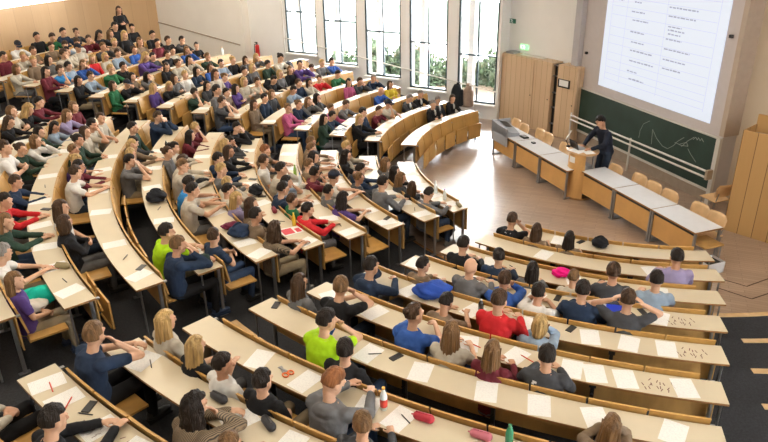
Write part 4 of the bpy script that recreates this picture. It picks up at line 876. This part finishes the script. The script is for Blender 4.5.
# ---------------------------------------------------------------- board, screen, rails
e=empty('chalkboard',FB@Vector((0,0,0)),0,'long dark green chalkboard with white chalk curves on it','chalkboard')
def FBloc(): return e.matrix_world.inverted()
e.matrix_world=FB
b=MB(); b.box(-2.13,2.72,.02,.05,.29,1.39); b.build('board_surface',mat('board_green',(.022,.050,.038),.5,noise=.25,nscale=2.5),e)
b=MB(); b.box(-2.13,2.72,.02,.065,1.385,1.415); b.box(-2.13,2.72,.02,.075,.25,.30); b.build('board_frame',alu,e)
b=MB(); ck=[[(.14,.75),(.13,.93),(.05,1.11),(-.14,1.23)],[(-.3,.73),(-.27,1.07)],[(-.27,1.07),(-.43,.91),(-.65,.79),(-.82,.78),(-.98,.9),(-1.07,1.02),(-1.24,1.16)],[(-1.0,.98),(-1.2,.97),(-1.39,1.01),(-1.33,1.08),(-1.12,.97)],[(-1.21,.95),(-1.36,1.12),(-1.52,1.25)],[(-1.5,1.19),(-1.56,1.26),(-1.61,1.21),(-1.63,1.27),(-1.69,1.22),(-1.72,1.28),(-1.79,1.22)],[(-1.4,.96),(-1.5,.87),(-1.68,.75)]]
for c_ in ck: b.pathtube([Vector((x,.052,z)) for x,z in c_],.0055,5)
b.build('chalk_marks',mat('chalk',(.33,.37,.34),.9),e)
e=empty('projection_screen',(0,0,0),0,'large bright projection screen showing a pale table of text','screen'); e.matrix_world=FB
b=MB(); b.box(-1.82,1.9,.015,.03,1.62,4.75); b.build('screen_surface',mat('screen_lit',(.25,.25,.25),.8,emit=(.78,.86,1.0),estr=.78),e)
b=MB()
def bar(x0,x1,z0,z1): b.box(min(x0,x1),max(x0,x1),.030,.0315,z0,z1)
for i,z in enumerate((1.84,1.98,2.13,2.30,2.48,2.69,2.88,3.08,3.36,3.56,3.76,3.95,4.15)): bar(1.68,-1.56,z,z+.007)
for x in (1.70,1.16,-.14,-1.58): bar(x,x-.008,1.80,4.3)
b.build('table_lines',mat('screen_lines',(.2,.2,.25),.8,emit=(.58,.64,.78),estr=.80),e)
b=MB(); rr=random.Random(3)
def words(x0,x1,z,h=.032):
    x=x0
    while x>x1:
        w=rr.uniform(.05,.13); bar(x,max(x-w,x1),z,z+h*rr.uniform(.7,1)); x-=w+.025
for x0,x1,z in ((1.51,1.3,3.69),(.92,.7,3.69),(.99,.55,3.48),(.93,.4,3.30),(.95,.47,3.04),(.88,.45,2.82),(.88,.14,2.63),(.86,.05,2.40),(.89,.55,2.16),(.8,.28,1.99),(-.19,-1.02,3.70),(-.20,-.99,3.52),(-.23,-.63,3.31),(-.24,-.73,3.24),(-.26,-.63,3.16),(-.22,-.69,3.05),(-.21,-.97,2.84),(-.22,-.9,2.62),(-.24,-.79,2.43)):
    b=MB(); words(x0,x1,z); b.build('text_line',mat('screen_text',(.15,.15,.2),.8,emit=(.45,.50,.60),estr=.62),e)
e=empty('barrier_rail',(0,0,0),0,'pair of pale metal rails running in front of the chalkboard','rail'); e.matrix_world=FB
b=MB(); Y=.36; b.tube((-2.34,Y,.80),(2.45,Y,.73),.022,n=10); b.build('top_rail',alu,e); b=MB(); b.tube((-2.34,Y,.67),(2.45,Y,.62),.022,n=10); b.build('lower_rail',alu,e)
for x in (2.45,.06): b=MB(); b.box(x-.018,x+.018,Y-.03,Y,0,.80); b.build('post',alu,e)
b=MB(); b.box(-2.36,-2.30,.25,Y+.03,.63,.83); b.build('bracket',mat('bracket_wood',(.42,.33,.24),.6),e)
b=MB(); b.box(-2.24,-2.14,.03,.10,0,1.42,FB); o=b.build('board_post',alu); tag(o,'pale vertical post at the right end of the chalkboard','post')
b=MB(); b.box(2.58,2.68,.05,.12,0,1.5,FB); o=b.build('board_post',alu); tag(o,'pale vertical post at the left end of the chalkboard','post')
for (x,z) in ((2.52,2.3),(-1.95,3.37)):
    b=MB(); b.box(x-.03,x+.03,.0,.06,z-.03,z+.03,FB); o=b.build('wall_hook',blackm); tag(o,'small black hook on the wall %s of the screen'%('left' if x>0 else 'right'),'hook')
# plank box at the right
FK=frame((6.48,11.6,0),-49.5)
e=empty('plank_box',(0,0,0),0,'tall box of honey-coloured vertical planks at the right wall','box'); e.matrix_world=FK
b=MB(); b.box(0,1.9,-.0,.02,0,1.97); o=b.build('front_boards',boxwood,e); uvbox(o)
b=MB(); b.box(-.0,.02,.02,.55,0,1.97); o=b.build('side_boards',boxwood,e); uvbox(o)
b=MB(); b.box(.0,1.9,.55,.60,0,2.15); o=b.build('rear_boards',boxwood,e); uvbox(o)
b=MB(); b.box(.02,1.9,.02,.55,1.80,1.82); b.build('inner_shelf',plastic_grey,e)
# cupboards
def cup(name,x0,x1,label,doors):
    e=empty(name,(0,0,0),0,label,'cupboard'); e.matrix_world=FC
    b=MB(); b.box(x0,x1,-.42,-.02,0,1.93); o=b.build('carcass',cupwood,e); uvbox(o)
    for (a,c) in doors: 
        b=MB(); b.box(a,c,-.02,.0,.03,1.90); o=b.build('door',cupwood,e); uvbox(o)
        q=MB(); q.box(a+.05,a+.075,0,.015,.93,.955); q.build('door_handle',blackm,o)
    return e
cup('cupboard',-1.87,.10,'wide oak plank cupboard between the last window and the board',[(-1.22,-.02),(-1.86,-1.26)])
e=cup('cupboard',-2.72,-2.06,'narrow oak cupboard with a framed white notice beside chalkboard',[(-2.70,-2.08)])
b=MB(); b.box(-2.52,-2.12,.002,.02,1.36,1.58); b.build('notice_frame',blackm,e); b=MB(); b.box(-2.47,-2.17,.02,.024,1.40,1.56); b.build('notice',mat('notice_white',(.85,.87,.88),.5),e)
e=empty('shelf_unit',(0,0,0),0,'dark open shelves in the gap between the oak cupboards','shelf'); e.matrix_world=FC
b=MB(); b.box(-2.05,-1.885,-.40,-.12,0,1.9); b.build('gap_shade_block',blackm,e)  # black block paints in the darkness deep between the cupboards
for z in (.3,.75,1.15,1.6,1.88): b=MB(); b.box(-2.05,-1.885,-.12,-.05,z-.012,z+.012); b.build('shelf',steel,e)
def sign(x,z,w,h,lit,label):
    e=empty('exit_sign',(0,0,0),0,label,'sign','emergency signs on the white wall'); e.matrix_world=FC
    m=mat('sign_lit',(.1,.4,.15),.5,emit=(.30,.95,.35),estr=1.5) if lit else mat('sign_dark_green',(.02,.16,.10),.5)
    b=MB(); b.box(x-w,x+w,-.45,-.41,z-h,z+h); b.build('sign_box',m,e)
    b=MB(); y0,y1=-.41,-.405; s=w*.55
    b.box(x-s*.1,x+s*.1,y0,y1,z-h*.1,z+h*.35); b.ell((x-.01,-.407,z+h*.55),(.02,.004,.02),None,8,6)  # running figure
    for (p,q) in (((x,z-.02),(x-.05,z-h*.75)),((x,z-.02),(x+.045,z-h*.6)),((x,z+.03),(x-.05,z-.0)),((x,z+.03),(x+.05,z+.05))): b.tube((p[0],y1,p[1]),(q[0],y1,q[1]),.009,n=6)
    b.box(x+s,x+s*1.5,y0,y1,z-h*.75,z+h*.75)
    b.build('pictogram',mat('sign_white',(.9,.95,.9),.5,emit=(.8,1,.8) if lit else None,estr=1.2 if lit else 0.) if lit else mat('sign_white_dull',(.75,.8,.78),.5),e)
sign(-.42,2.11,.15,.065,True,'lit green exit sign above the oak cupboard')
sign(.12,2.77,.13,.06,False,'dark unlit exit sign high on the white wall')
e=empty('projector_shelf',(0,0,0),0,'grey flat device lying on top of the oak cupboard','device'); e.matrix_world=FC
b=MB(); b.box(-.30,-.02,-.40,-.12,1.93,1.98); b.build('device_body',plastic_grey,e); b=MB(); b.box(-1.35,-.5,-.36,-.2,1.93,1.955); b.build('cable_tray',alu,e)
# hand rail along the windows, coats, extinguisher
e=empty('hand_rail',(0,0,0),0,'thin pale hand rail descending along the windows','rail'); e.matrix_world=FW
b=MB(); b.tube((7.2,.08,1.90),(-.35,.08,.86),.018,n=8); b.build('rail',alu,e)
for x in (7.2,5.78,4.23,2.68,1.1): z=.91+(x)*.1377; b=MB(); b.tube((x,.0,z-.04),(x,.08,z-.01),.012); b.build('rail_bracket',steel,e)
def coat(x,col,label,seed,w=.20):
    e=empty('coat',(0,0,0),0,label,'coat','coats on the window rail'); e.matrix_world=FW@Matrix.Translation((x,.52,.42)); rr=random.Random(seed); ph=rr.uniform(0,6)
    b=MB(); secs=[]
    for j in range(10):
        t=j/9; secs.append(((.05*sin(t*3+ph),.0,.62*(1-t)+.04),(.09+.11*sin(min(1,t*1.6)*pi/2))*w/.2,.07+.03*t))
    b.loft(secs,18); b.build('coat_body',col,e); b=MB(); b.capsule((-.13,.06,.5),(-.17,.08,.12),.05,.045); b.build('sleeve',col,e); b=MB(); b.ell((0,0,.68),(.07,.06,.05)); b.build('collar',col,e)
coat(.66,cloth('coat_black',(.02,.022,.026)),'black coat hanging beside the last window',1)
coat(.36,cloth('coat_tan',(.30,.22,.17)),'tan coat hanging beside the white pole',2,.16)
e=empty('coat_pole',(0,0,0),0,'white pole with hanging coats at the front window desk end','pole'); e.matrix_world=FW@Matrix.Translation((.18,.55,0))
b=MB(); b.tube((0,0,0),(0,0,1.12),.022,n=12); b.build('pole',mat('pole_white',(.85,.85,.85),.4),e); b=MB(); b.tube((0,0,1.10),(.75,0,1.12),.014); b.build('hanging_bar',alu,e)
b=MB(); b.tube((0,0,0),(0,0,.02),.14,n=16); b.build('pole_base',steel,e)
e=empty('fire_extinguisher',(0,0,0),0,'red fire extinguisher on the wall left of the windows','fire extinguisher'); e.matrix_world=FW@Matrix.Translation((8.35,.14,1.12))
b=MB(); b.capsule((0,0,.08),(0,0,.42),.075,.07,16,6); b.build('cylinder',mat('extinguisher_red',(.6,.02,.02),.3),e); b=MB(); b.tube((0,0,.48),(0,0,.55),.025); b.box(-.02,.09,-.01,.01,.54,.57); b.build('valve',blackm,e); b=MB(); b.pathtube([Vector(p) for p in ((.0,.02,.52),(.08,.04,.48),(.10,.04,.3),(.09,.03,.15))],.012,8); b.build('hose',blackm,e)
# ---------------------------------------------------------------- lecturer and the woman at the back
def standing(name_pose,loc,rz,sp,shirtcol,trouser,hair,haircol,label,scale=1.,long=True,wide=1.):
    POSES[name_pose]=sp; o=bpy.data.objects.new('person',body_mesh('person',sp)); C.objects.link(o); o.location=loc; o.rotation_euler=(0,0,rz); o.scale=(scale*wide,scale,scale)
    tag(o,label,'person'); setm(o,skin2)
    child('shirt',shirt_mesh('shirt',sp,long),o,Matrix(),shirtcol); child('trousers',legs_mesh('trousers',sp),o,Matrix(),trouser)
    child('hair',proto('hair',hair),o,headm(sp),hairmat(haircol))
    for K,A in sp['legs']: child('shoe',proto('shoe','x'),o,Matrix.Translation(Vector(A)),mat('shoe_black',(.015,.015,.015),.5))
    return o
sp=dict(head=(0,.17,1.545),neck=(0,.09,1.375),hip=(0,-.04,.90),arms=(((.25,.20,1.13),(.14,.40,1.02),(-.2,1,0),UP),((-.25,.22,1.14),(-.12,.42,1.03),(.2,1,0),UP)),pitch=32,curl=.7,slouch=.6,legs=(((.10,.02,.50),(.12,-.06,.09)),((-.10,.04,.50),(-.12,-.02,.09))))
standing('S1',(4.72,13.62,0),rad(108),sp,cloth('lecturer_jacket',(.014,.018,.032)),TR[2],'s','d','standing lecturer in dark jacket, leaning over the lectern',1.03,True,1.14)
sp=dict(head=(0,.03,1.57),neck=(0,.0,1.405),hip=(0,0,.92),arms=(((.22,.06,1.16),(.0,.20,1.14),(-1,0,.1),(0,1,.2)),((-.22,.06,1.16),(.0,.22,1.18),(1,0,.05),(0,1,.2))),pitch=4,curl=.7,slouch=.3,yaw=-15,legs=(((.09,.02,.50),(.10,-.01,.09)),((-.09,.02,.50),(-.10,-.01,.09))))
standing('S2',pol(15.25,149.8,Fk(14)),rad(149+90),sp,cloth('black',SH['K'][1]),TR[1],'L','b','woman in black standing with folded arms behind the last row')
v=pol(15.25,151.2,Fk(14)+.75); lump('handbag',v,(.15,.09,.17),kb,'black handbag hanging at the side of the standing woman','bag',21,rad(56))
# ---------------------------------------------------------------- outside: shrubs and light ground
gl=mat('outdoor_grass',(.022,.036,.018),.9,noise=.1); b=MB(); b.box(-12,22,-40,-.4,-1.7,-1.6,FW); struct(b.build('ground_outside',gl))
leaf=mat('shrub_leaf',(.075,.12,.062),.8,noise=.4,nscale=3,col2=(.12,.15,.11),spec=.1); bark=mat('shrub_stem',(.12,.08,.05),.9)
def shrub_mesh(seed):
    rr=random.Random(seed); b=MB()
    for i in range(3200):
        t=rr.uniform(0,2*pi); u=rr.uniform(-1,1); r=rr.uniform(.45,1.05); s=math.sqrt(1-u*u)
        c=Vector((.85*r*s*cos(t),.8*r*s*sin(t),1.5+1.25*r*u)); c+= Vector((rr.gauss(0,.09),rr.gauss(0,.09),rr.gauss(0,.12)))
        m=Euler((rr.uniform(0,6),rr.uniform(0,6),rr.uniform(0,6))).to_matrix(); l=rr.uniform(.08,.17)
        b.add([c+m@Vector(p)*l for p in ((-1,0,0),(0,-.45,.1),(1,0,0),(0,.45,.1))],[(0,1,2,3)])
    me=b.mesh('foliage'); me.materials.append(leaf)
    s=MB(); 
    for k in range(5): a=k*1.3; s.tube((0,0,0),(.6*cos(a),.6*sin(a),1.8),.05,.02,6)
    sm_=s.mesh('stem'); sm_.materials.append(bark); return me,sm_
sm3=[shrub_mesh(i) for i in (1,2,3)]
sw=['first window','pier after the first window','second window','third window','pier after the third window','fourth window','pier after the fourth window','last window','cupboard end of the windows']
for i,x in enumerate((7.6,6.3,4.9,3.6,2.4,1.2,.1,-1.2,-2.6)):
    p=FW@Vector((x,-3.6-.5*(i%3),-1.6)); e=empty('shrub',p,i*1.1,'leafy green shrub outside the %s'%sw[i],'shrub','shrubs outside the windows'); e.scale=(1,1,.86+.05*((i*7)%4))
    me,st=sm3[i%3]; inst('foliage',me,e,(0,0,0),0); inst('stem',st,e,(0,0,0),0)
# ---------------------------------------------------------------- light
w=bpy.data.worlds.new('sky'); bpy.context.scene.world=w; w.use_nodes=True; bg=w.node_tree.nodes['Background']; bg.inputs[0].default_value=(.93,.97,1,1); bg.inputs[1].default_value=48.0
def area(name,loc,sx,sy,energy,col,rot=(0,0,0),portal=False):
    l=bpy.data.lights.new(name,'AREA'); l.shape='RECTANGLE'; l.size=sx; l.size_y=sy; l.energy=energy; l.color=col
    o=bpy.data.objects.new(name,l); C.objects.link(o); o.location=loc; o.rotation_euler=rot
    if portal: l.cycles.is_portal=True
    return o
WARM=(1,.86,.66)
for (x,y,e) in ((-7,17,130),(-5,12,120),(-4.5,6.5,120),(-1,9.5,90),(-1,15,70),(2.5,5.5,90),(4.5,8.5,70),(4,13,45),(-4.5,20.5,150),(-1,2.5,80)):
    o=area('ceiling_lamp',(x,y,H-.12),1.5,1.5,e,WARM); 
    b=MB(); b.box(-.78,.78,-.78,.78,0,.06); f=b.build('ceiling_light',mat('lamp_housing',(.8,.8,.8),.5)); f.location=(x,y,H-.08); tag(f,'square recessed ceiling light over the lecture hall','light','ceiling lights')
for (a,c,s) in spans:   # daylight enters through each window opening
    p=FW@Vector(((a+c)/2,-.20,(s+6.4)/2)); o=area('window_portal',p,c-a-.05,6.4-s,1,(1,1,1),portal=True)
    o.matrix_world=Matrix.Translation(p)@(FW.to_3x3().to_4x4())@Matrix.Rotation(rad(90),4,'X')
vs_=bpy.context.scene.view_settings; vs_.view_transform='Standard'; vs_.look='None'; vs_.exposure=0.; vs_.gamma=1; vs_.use_curve_mapping=False
